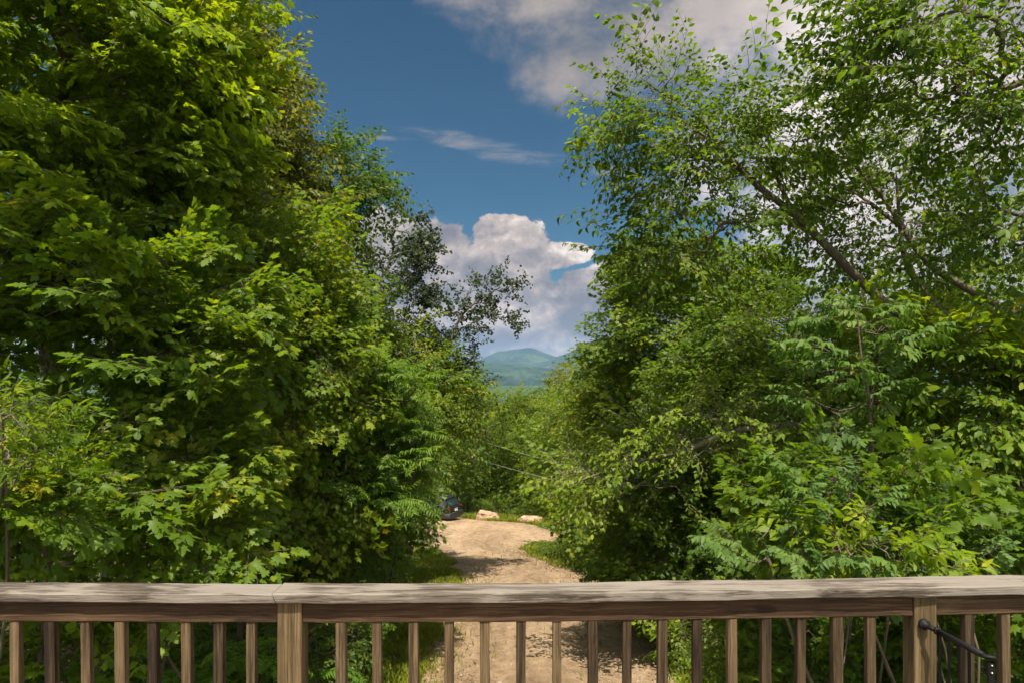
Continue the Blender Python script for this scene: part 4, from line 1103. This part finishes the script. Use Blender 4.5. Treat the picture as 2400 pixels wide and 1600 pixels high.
far_tree('conifer_tree', 'small pointed spruce dark against the mountain foot', (3.4, 66), [(1284, 900, 66, 5, 20, .3), (1284, 935, 66, 16, 22, .8), (1284, 970, 66, 24, 20, 1)], 60, 'dark', 46, spray='fine', scale=0.8, tint=0.45)
far_tree('broadleaf_tree', 'shaded tree standing over the parked car', (-6.5, 46), [(1010, 1050, 45, 70, 90, 2), (1060, 1110, 46, 50, 50, 1.5), (960, 960, 45, 80, 80, 2), (1000, 1130, 46, 60, 40, 1.5)], 230, 'maple', 47, spray='fine', scale=1.3, tint=0.45)
far_tree('broadleaf_tree', 'dark tree to the right behind the wires and low pale boulder', (1.2, 50), [(1230, 1110, 50, 55, 60, 2), (1270, 1160, 50, 60, 40, 2), (1210, 1170, 50, 60, 30, 2)], 160, 'maple', 48, tint=0.48)
for i, (px, py, d, rx, ry, lab) in enumerate([
    (1100, 1185, 46.5, 40, 26, 'weedy tangle of bush between the parked car and the wedge shaped boulder'),
    (1180, 1192, 45.5, 48, 22, 'leafy low bush right behind the two boulders'),
    (1275, 1200, 43.5, 40, 26, 'tall weeds behind the right end of the low boulder')]):
    tree('verge_shrub', lab, 'shrub', (P(px, py, d)[0], d), [(px, py, d, rx, ry, .8)], 46, 'fine', ('fresh', 'maple', 'fresh')[i], trunk_r=0.02, stems=4, seed=60 + i, fill=0.3, scale=0.7)

# ------------------------------------------------------------------ trees and shrubs, right of the driveway
tree('leaning_tree', 'leaning beech whose bare trunk slants up leftwards over the right side', 'tree', (8.6, 12.5),
     [(1490, 190, 11, 45, 40, .5), (1555, 180, 11, 45, 30, .4), (1445, 275, 11, 65, 40, .7), (1400, 255, 11, 26, 10, .3), (1560, 250, 11, 110, 80, 1.0), (1450, 350, 11, 50, 40, .6), (1600, 350, 11, 150, 90, 1.1), (1790, 275, 11, 120, 40, 1.0), (1720, 325, 11, 140, 70, 1.2),
      (1550, 470, 11, 80, 70, .9), (1490, 520, 11, 40, 30, .5), (1700, 470, 11.3, 170, 130, 1.3), (1880, 330, 11.3, 120, 130, 1.2), (1530, 600, 11.3, 90, 40, .8), (1640, 590, 11.3, 130, 60, .8)],
     350, 'elm', 'maple', trunk_r=0.072, bark=BARK, part='trunk', seed=21, tint=0.38, fill=0.08, droop=0.22, roll=0.2, scale=1.04,
     limbs=[[(2420, 930, 11.8), (2250, 830, 11.4), (2160, 775, 11.2), (2050, 690, 11), (1960, 600, 11), (1860, 500, 11), (1780, 440, 11), (1690, 350, 11)],
            [(1960, 600, 11), (1890, 540, 11), (1790, 515, 11), (1690, 525, 11)],
            [(1690, 350, 11), (1600, 285, 11), (1500, 255, 11), (1390, 250, 11)],
            [(1690, 350, 11), (1640, 270, 11), (1560, 225, 11), (1498, 180, 11)],
            [(1860, 500, 11), (1810, 390, 11.2), (1800, 320, 11.2), (1790, 270, 11.2)]])
tree('leaning_tree', 'second leaning tree with forked trunk, to the right of the slanting beech', 'tree', (9.9, 13.2),
     [(2010, 320, 12.3, 120, 110, 1.3), (2080, 430, 12.5, 160, 130, 1.4), (1930, 470, 12.5, 120, 100, 1.3), (2180, 560, 12.5, 170, 120, 1.4), (2000, 590, 12.5, 160, 90, 1.2), (2300, 640, 12.5, 120, 90, 1.2)],
     250, 'elm', 'maple', trunk_r=0.095, bark=BARK, seed=22, tint=0.36, fill=0.08, droop=0.25, roll=0.2, scale=1.04,
     limbs=[[(2560, 830, 11.9), (2380, 735, 11.5), (2290, 690, 11.3), (2180, 620, 11.3), (2120, 540, 11.4), (2060, 450, 11.6), (1990, 370, 12), (1960, 270, 12.4)],
            [(2120, 540, 11.4), (2000, 450, 11.8), (1900, 420, 12)],
            [(2400, 830, 12.8), (2250, 760, 12.7), (2190, 715, 12.6), (2120, 600, 12.6), (2100, 400, 12.6)]])
tree('maple_tree', 'large dark green tree hanging into the upper right corner', 'tree', (10.2, 9.0),
     [(2220, 110, 8.8, 220, 170, 1.2), (2350, 330, 8.8, 110, 200, 1.2), (2110, 40, 9, 100, 80, 1), (2060, 120, 9.2, 60, 60, .7), (2290, 270, 9, 110, 90, 1), (2350, 520, 8.8, 90, 100, 1), (2010, 20, 9, 30, 30, .5)],
     240, 'elm', 'maple', trunk_r=0.12, seed=23, tint=0.34, fill=0.2, scale=1.08)
tree('maple_tree', 'tall green tree on the right whose feathery left edge meets the clouds', 'tree', (5.0, 20.5),
     [(1485, 610, 20, 40, 36, .8), (1525, 690, 20, 70, 60, 1.4), (1475, 735, 20, 30, 42, .8), (1445, 765, 20, 26, 12, .4), (1560, 640, 20, 100, 80, 1.8), (1700, 690, 19.5, 160, 110, 1.8), (1580, 780, 20, 150, 100, 1.8), (1450, 825, 20.5, 60, 36, 1.2)],
     430, 'maple_s', 'maple', trunk_r=0.13, seed=24, tint=0.45, fill=0.45, scale=1.15)
tree('maple_tree', 'lighter green understorey tree below the feathery edged one, right of the gap', 'tree', (4.6, 24),
     [(1450, 900, 24, 80, 50, 1.6), (1520, 900, 23, 130, 80, 1.6), (1450, 970, 23.5, 100, 60, 1.4), (1600, 850, 22, 120, 80, 1.4)],
     360, 'fine', 'maple', trunk_r=0.10, seed=25, tint=0.6, fill=0.5)
tree('maple_tree', 'dark leafy maple filling the middle of the right bank', 'tree', (6.8, 17),
     [(1800, 790, 16, 170, 110, 1.6), (1700, 900, 16, 160, 80, 1.4), (1900, 900, 16, 170, 110, 1.5), (2050, 760, 15, 150, 120, 1.5)],
     420, 'maple_s', 'maple', trunk_r=0.11, seed=26, tint=0.36, fill=0.4)
tree('elm_tree', 'low elm whose pale lit branch sweeps left towards the driveway', 'tree', (6.3, 13.2),
     [(1640, 965, 12, 120, 14, .9), (1780, 950, 12, 100, 14, .8), (1530, 1020, 12, 110, 16, .9), (1440, 1065, 12.3, 90, 15, .8), (1360, 1105, 12.5, 60, 14, .7), (1310, 1140, 12.6, 30, 9, .4),
      (1600, 1060, 12, 120, 15, .9), (1480, 1125, 12.4, 120, 16, .9), (1410, 1170, 12.6, 80, 13, .7), (1700, 1040, 12, 110, 15, .8)],
     190, 'elm', 'fresh', trunk_r=0.06, bark=BARK_GREY, seed=27, tint=0.58, fill=0.25, droop=0.12, roll=0.14,
     limbs=[[(2010, 1130, 12.6), (1920, 1005, 12.1), (1790, 1000, 11.9), (1700, 1015, 11.9), (1620, 1050, 11.9), (1520, 1075, 12), (1400, 1110, 12.3), (1310, 1145, 12.6)],
            [(1790, 1000, 11.9), (1710, 985, 11.8), (1640, 980, 11.9)], [(1620, 1050, 11.9), (1560, 1100, 12.2), (1450, 1160, 12.5)]])
tree('ash_tree', 'young ash with large bluish drooping leaflets rising at the right', 'tree', (4.5, 8.9),
     [(2000, 740, 8.4, 55, 36, .4), (2040, 810, 8.4, 70, 60, .5), (1930, 880, 8.3, 80, 50, .5), (2050, 890, 8.4, 90, 70, .5), (1900, 970, 8.3, 70, 40, .4), (2010, 990, 8.4, 110, 60, .5), (2090, 1060, 8.4, 70, 50, .4)],
     30, 'ash', 'ash', trunk_r=0.024, seed=28, tint=0.50, fill=0.1, roll=0.25, scale=0.78, limbs=[[(2090, 1400, 8.6), (2050, 1160, 8.5), (2040, 950, 8.45), (2020, 850, 8.4), (2010, 740, 8.4)]])
tree('ash_sapling', 'ash sapling with broad pale leaflets just above the right part of the railing', 'shrub', (3.2, 6.6),
     [(1790, 1290, 6.2, 60, 35, .4), (1850, 1230, 6.2, 80, 40, .4), (1960, 1190, 6.4, 90, 40, .4), (1830, 1330, 6, 100, 25, .4), (1950, 1310, 6, 100, 40, .4), (1900, 1150, 6.5, 60, 30, .4)],
     32, 'ash', 'ash', trunk_r=0.022, stems=3, seed=29, tint=0.46, fill=0.1, roll=0.4, scale=0.54)
tree('ash_sapling', 'shaded ash sapling further right behind the railing, near the corner post', 'shrub', (4.6, 6.9),
     [(2150, 1280, 6.5, 90, 40, .4), (2250, 1300, 6.5, 90, 40, .4), (2080, 1330, 6.3, 90, 30, .4), (2200, 1210, 6.7, 90, 40, .4)],
     18, 'ash', 'ash', trunk_r=0.022, stems=3, seed=30, tint=0.40, fill=0.1, roll=0.4, scale=0.56)
tree('maple_sapling', 'mid green maple sapling between the two ash saplings above the railing', 'shrub', (4.3, 7.6),
     [(2060, 1200, 7.2, 100, 40, .5), (1960, 1110, 7.4, 90, 40, .5), (2160, 1130, 7.4, 90, 40, .5), (2280, 1240, 7.0, 90, 50, .5), (1840, 1170, 7.4, 70, 36, .4)],
     70, 'maple', 'maple', trunk_r=0.022, stems=3, seed=39, tint=0.28, fill=0.25, roll=0.25)
tree('spicebush_shrub', 'yellowish large leaved shrub tucked among the pale ash leaves by the railing', 'shrub', (3.7, 6.1),
     [(2010, 1270, 5.9, 80, 25, .3), (1960, 1285, 5.9, 50, 20, .3), (2080, 1290, 5.9, 60, 30, .3), (2140, 1310, 5.9, 60, 30, .3)],
     22, 'bigleaf', 'glow', trunk_r=0.016, stems=3, seed=31, tint=0.55, fill=0.2, scale=0.75)
tree('beech_tree', 'beech with bright flat sprays along the right edge of the view', 'tree', (6.9, 9.6),
     [(2180, 800, 9, 130, 40, .7), (2300, 850, 9, 110, 60, .7), (2250, 960, 9, 140, 50, .7), (2330, 1040, 9, 90, 50, .6), (2200, 1080, 9.2, 130, 40, .6), (2300, 1150, 9, 110, 50, .6), (2130, 900, 9.4, 60, 60, .6), (2380, 920, 9, 60, 80, .6)],
     190, 'bigleaf', 'maple', trunk_r=0.06, seed=32, tint=0.58, fill=0.35, roll=0.25, droop=0.1,
     limbs=[[(2390, 1250, 9.6), (2350, 1000, 9.3), (2200, 850, 9.2), (2080, 800, 9.1)], [(2350, 1000, 9.3), (2300, 900, 9.1), (2230, 830, 9)]])
tree('maple_shrub', 'shadowed thicket bush under the sweeping elm branch', 'shrub', (5.2, 13.6),
     [(1700, 1130, 13.2, 170, 70, 1.1), (1560, 1190, 13.6, 130, 60, 1.0), (1680, 1230, 13, 160, 60, 1.0), (1820, 1190, 12.5, 110, 80, 1.0)],
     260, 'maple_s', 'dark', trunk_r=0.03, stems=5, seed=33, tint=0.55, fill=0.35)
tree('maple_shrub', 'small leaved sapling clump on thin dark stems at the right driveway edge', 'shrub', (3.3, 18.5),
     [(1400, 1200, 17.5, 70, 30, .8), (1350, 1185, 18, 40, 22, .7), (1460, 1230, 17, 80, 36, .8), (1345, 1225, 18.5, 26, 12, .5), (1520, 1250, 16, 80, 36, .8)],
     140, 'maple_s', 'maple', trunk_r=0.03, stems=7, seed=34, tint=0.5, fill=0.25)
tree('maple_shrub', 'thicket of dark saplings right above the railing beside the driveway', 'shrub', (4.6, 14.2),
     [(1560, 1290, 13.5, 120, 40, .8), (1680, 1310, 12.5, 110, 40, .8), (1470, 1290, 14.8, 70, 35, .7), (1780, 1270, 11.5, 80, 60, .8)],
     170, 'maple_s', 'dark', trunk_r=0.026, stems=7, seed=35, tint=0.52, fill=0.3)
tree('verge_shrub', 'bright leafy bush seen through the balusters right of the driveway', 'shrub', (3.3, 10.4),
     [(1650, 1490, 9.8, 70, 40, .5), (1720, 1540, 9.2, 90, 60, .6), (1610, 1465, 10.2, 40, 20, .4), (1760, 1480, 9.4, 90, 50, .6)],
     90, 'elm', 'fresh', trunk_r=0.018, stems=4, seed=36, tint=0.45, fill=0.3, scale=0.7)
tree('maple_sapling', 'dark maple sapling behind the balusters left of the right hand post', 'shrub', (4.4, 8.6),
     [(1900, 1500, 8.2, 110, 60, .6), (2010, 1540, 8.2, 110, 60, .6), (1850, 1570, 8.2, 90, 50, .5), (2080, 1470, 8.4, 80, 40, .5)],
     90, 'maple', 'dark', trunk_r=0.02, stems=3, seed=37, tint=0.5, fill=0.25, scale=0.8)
tree('maple_sapling', 'maple sapling low in the corner behind the stair handrail', 'shrub', (5.8, 8.2),
     [(2250, 1470, 7.8, 80, 40, .5), (2350, 1500, 7.8, 90, 60, .5), (2280, 1570, 7.6, 110, 50, .5), (2420, 1440, 7.8, 60, 50, .5)],
     70, 'maple', 'maple', trunk_r=0.02, stems=3, seed=38, tint=0.36, fill=0.25, scale=0.8)

# ------------------------------------------------------------------ the massed wood behind those trees
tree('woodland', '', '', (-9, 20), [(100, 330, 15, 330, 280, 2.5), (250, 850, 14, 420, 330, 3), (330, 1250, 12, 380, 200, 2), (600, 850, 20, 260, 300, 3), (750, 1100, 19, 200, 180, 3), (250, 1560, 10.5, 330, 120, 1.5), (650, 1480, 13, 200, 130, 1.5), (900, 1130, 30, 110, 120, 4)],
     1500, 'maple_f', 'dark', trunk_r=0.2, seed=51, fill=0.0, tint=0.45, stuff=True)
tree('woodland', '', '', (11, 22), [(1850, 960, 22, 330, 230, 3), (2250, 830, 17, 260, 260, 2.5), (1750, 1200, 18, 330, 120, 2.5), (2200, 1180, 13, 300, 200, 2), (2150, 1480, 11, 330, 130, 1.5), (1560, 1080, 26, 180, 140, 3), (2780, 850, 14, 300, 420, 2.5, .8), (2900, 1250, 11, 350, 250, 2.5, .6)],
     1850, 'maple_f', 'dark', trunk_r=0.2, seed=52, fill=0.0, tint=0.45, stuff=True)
tree('woodland', '', '', (0, 90), [(1160, 985, 95, 160, 45, 8), (1400, 950, 85, 110, 60, 8), (1000, 980, 80, 120, 70, 8), (1250, 1020, 60, 90, 70, 4), (1120, 1140, 58, 150, 50, 3), (1330, 1130, 52, 90, 70, 3)],
     700, 'far', 'fresh', trunk_r=0.2, seed=53, fill=0.0, tint=0.5, stuff=True)

# ------------------------------------------------------------------ ferns, grass, ground cover
def fern(px, py, d, n, size, label, seed):
    r = np.random.default_rng(seed); p = P(px, py, d); z = float(gz(p[0], d))
    e = empty('fern_plant', (p[0], d, z), label, 'fern', 'ferns beneath the railing')
    h = max(p[2] - 0.35 * size, z + 0.1) - z
    a = Acc()
    for k in range(3):
        V, Q = tube([(r.normal(0, .03), r.normal(0, .03), -0.02), (r.normal(0, .04), r.normal(0, .04), h * 0.5), (0, 0, h)], [0.008, 0.006, 0.004], 5); a.add(V, Q)
    link('stem', a.mesh('stem', True), e, [BARK])
    ang = np.arange(n) * 2.399 + r.random() * 6
    dirs = np.stack([np.cos(ang), np.sin(ang), r.uniform(-0.2, 0.2, n)], -1)
    lv = place_sprays(np.stack([np.cos(ang) * .02, np.sin(ang) * .02, np.full(n, h) - r.random(n) * 0.25], -1), dirs, 'frond', r, size, 0.12)
    link('fronds', lv.mesh('fronds'), e, [LEAF['fern'], BARK])
for i, a in enumerate([(500, 1500, 8.8, 9, 0.9, 'tall fern with arching fronds between the balusters left of the left post'),
                       (590, 1470, 8.4, 8, 0.75, 'fern whose fronds reach to the left railing post'),
                       (440, 1560, 8.0, 7, 0.8, 'lower fern left of the arching ones, near the frame bottom'),
                       (740, 1540, 9.2, 9, 0.8, 'feathery fern just right of the left railing post'),
                       (800, 1590, 8.8, 8, 0.75, 'fern at the frame bottom beside the driveway grass')]):
    fern(*a, seed=200 + i)

def grass():
    r = np.random.default_rng(99)
    pts = []
    def add(n, y0, y1, side, wid, dens=1.0):
        y = r.uniform(y0, y1, n); L, R = road_edges(y)
        t = r.exponential(wid, n)
        x = L - t + 0.10 if side < 0 else R + t - 0.10
        pts.append(np.stack([x, y], -1))
    add(26000, 9, 26, -1, 0.6); add(14000, 9, 28, -1, 1.0); add(6000, 9, 21, 1, 0.4); add(9000, 24.3, 31, 1, 1.0); add(5000, 26, 31, -1, 1.2)
    n = 9000; x = r.uniform(-9, 6, n); pts.append(np.stack([x, np.interp(x, [-9, -3.2, 1.1, 3, 6], [45.2, 43.9, 41.2, 37.5, 36]) + r.exponential(0.9, n)], -1))
    n = 2600; x = r.uniform(-3.2, 3.0, n); pts.append(np.stack([x, np.interp(x, [-3.2, -1.6, 1.1, 3], [43.4, 41.6, 39.9, 36.5]) + r.exponential(0.5, n)], -1))
    n = 2500; y = r.uniform(10, 30, n); L, R = road_edges(y); pts.append(np.stack([L + (R - L) * r.beta(0.5, 0.5, n), y], -1)[np.array([mnoise.noise(Vector((a * 0.8, a * 1.7, b * 0.9))) for a, b in zip(r.random(n) * 9, y)]) > 0.22])
    n = 3000; y = r.uniform(10.5, 22, n); L, R = road_edges(y); pts.append(np.stack([L + r.exponential(0.25, n), y], -1))
    p = np.concatenate(pts)
    cl = np.array([mnoise.noise(Vector((a * 1.7, b * 1.1, 3.0))) for a, b in p]); p = p[cl > -0.28 + 0.3 * r.random(len(p)) - 0.15]
    n = len(p); z = gz(p[:, 0], p[:, 1]) + 0.02
    h = r.uniform(0.10, 0.34, n) * np.clip(0.65 + 0.6 * np.array([mnoise.noise(Vector((a * .9, b * .9, 8.0))) for a, b in p]), 0.3, 1.3)
    h *= np.where((p[:, 1] > 36), 1.5, 1)
    ang = r.random(n) * 6.28; w = 0.008 + 0.0004 * p[:, 1]
    lean = r.normal(0, 0.35, (n, 2)) * h[:, None]
    b0 = np.stack([p[:, 0] - np.cos(ang) * w, p[:, 1] - np.sin(ang) * w, z], -1); b1 = np.stack([p[:, 0] + np.cos(ang) * w, p[:, 1] + np.sin(ang) * w, z], -1)
    m = np.stack([p[:, 0] + lean[:, 0] * .4, p[:, 1] + lean[:, 1] * .4, z + h * 0.65], -1)
    ww = np.stack([np.cos(ang) * w * .7, np.sin(ang) * w * .7, np.zeros(n)], -1)
    tip = np.stack([p[:, 0] + lean[:, 0], p[:, 1] + lean[:, 1], z + h], -1)
    V = np.stack([b0, b1, m + ww, m - ww, tip], 1).reshape(-1, 3)
    T = np.array([[0, 1, 2], [0, 2, 3], [3, 2, 4]])[None] + (np.arange(n) * 5)[:, None, None]
    o = link('grass', np_mesh('grass', V, T.reshape(-1, 3), None, np.repeat(np.clip(r.normal(0.5, 0.2, n), 0, 1), 3)), None, [LEAF['grass']])
    tag(o, kind='stuff')
grass()

def ground_cover():
    """knee-high seedlings and herbs covering the wood's floor"""
    r = np.random.default_rng(123)
    N = 2600
    y = r.uniform(4.5, 34, N); L, R = road_edges(np.maximum(y, 4))
    sd = r.random(N) < 0.5
    x = np.where(sd, L - np.where(y > 10, 1.5, 0.6) - r.exponential(2.4, N), R + 0.45 + r.exponential(2.6, N))
    k = ~((y > 28) & (np.abs(x) < 3))
    x, y = x[k], y[k]
    z = gz(x, y) + r.uniform(0.05, 0.5, len(x))
    a = r.random(len(x)) * 6.28
    lv = place_sprays(np.stack([x, y, z], -1), np.stack([np.cos(a), np.sin(a), r.uniform(0, 0.7, len(x))], -1), 'herb', r, 0.9, 0.3, tint0=0.45)
    o = link('undergrowth', lv.mesh('undergrowth'), None, [LEAF['maple'], BARK]); tag(o, kind='stuff')
ground_cover()

def litter():
    """fallen leaves on the verges and blown on to the gravel"""
    r = np.random.default_rng(321); N = 7000
    y = r.uniform(9.5, 32, N); L, R = road_edges(y); sd = r.random(N) < 0.5
    k = r.normal(0, 1, N); k = np.where(k < 0, k * 0.35, k * 0.8)
    x = np.where(sd, L - k, R + k)
    s = r.uniform(0.03, 0.075, N)
    th = r.random(N) * 6.28
    f = np.stack([np.cos(th), np.sin(th), r.normal(0, 0.2, N)], -1); n = np.stack([r.normal(0, .35, N), r.normal(0, .35, N), np.ones(N)], -1)
    M = frames(f, n); V, T = LF['diamond']
    VV = np.einsum('kij,vj->kvi', M, V * np.array([1, 1.2, 1.5])) * s[:, None, None] + np.stack([x, y, gz(x, y) + 0.095], -1)[:, None]
    TT = T[None] + (np.arange(N) * len(V))[:, None, None]
    m, NTt, b = new_mat('fallen_leaf'); at = NTt.new('ShaderNodeAttribute', attribute_name='tint')
    NTt.l.new(NTt.ramp(at.outputs['Fac'], [(0.0, (0.06, 0.035, 0.018)), (0.5, (0.16, 0.09, 0.04)), (1.0, (0.30, 0.20, 0.09))]), b.inputs['Base Color']); b.inputs['Roughness'].default_value = 0.8
    o = link('leaf_litter', np_mesh('leaf_litter', VV.reshape(-1, 3), TT.reshape(-1, 3), None, np.repeat(r.random(N), len(T))), None, [m]); tag(o, kind='stuff')
litter()

# ------------------------------------------------------------------ air
def haze():
    bm = bmesh.new(); bmesh.ops.create_cube(bm, size=1)
    for v in bm.verts: v.co = Vector((v.co.x * 24000, v.co.y * 24000, -85 if v.co.z < 0 else 520))
    me = bpy.data.meshes.new('haze'); bm.to_mesh(me); bm.free()
    m = bpy.data.materials.new('pale_air'); m.use_nodes = True
    T = NT(m.node_tree); T.n.clear()
    out = T.new('ShaderNodeOutputMaterial'); v = T.new('ShaderNodeVolumePrincipled')
    v.inputs['Color'].default_value = (0.36, 0.60, 1.0, 1); v.inputs['Density'].default_value = 5.2e-5; v.inputs['Anisotropy'].default_value = 0.0
    T.l.new(v.outputs[0], out.inputs['Volume'])
    o = link('haze', me, None, [m]); tag(o, kind='stuff')
haze()
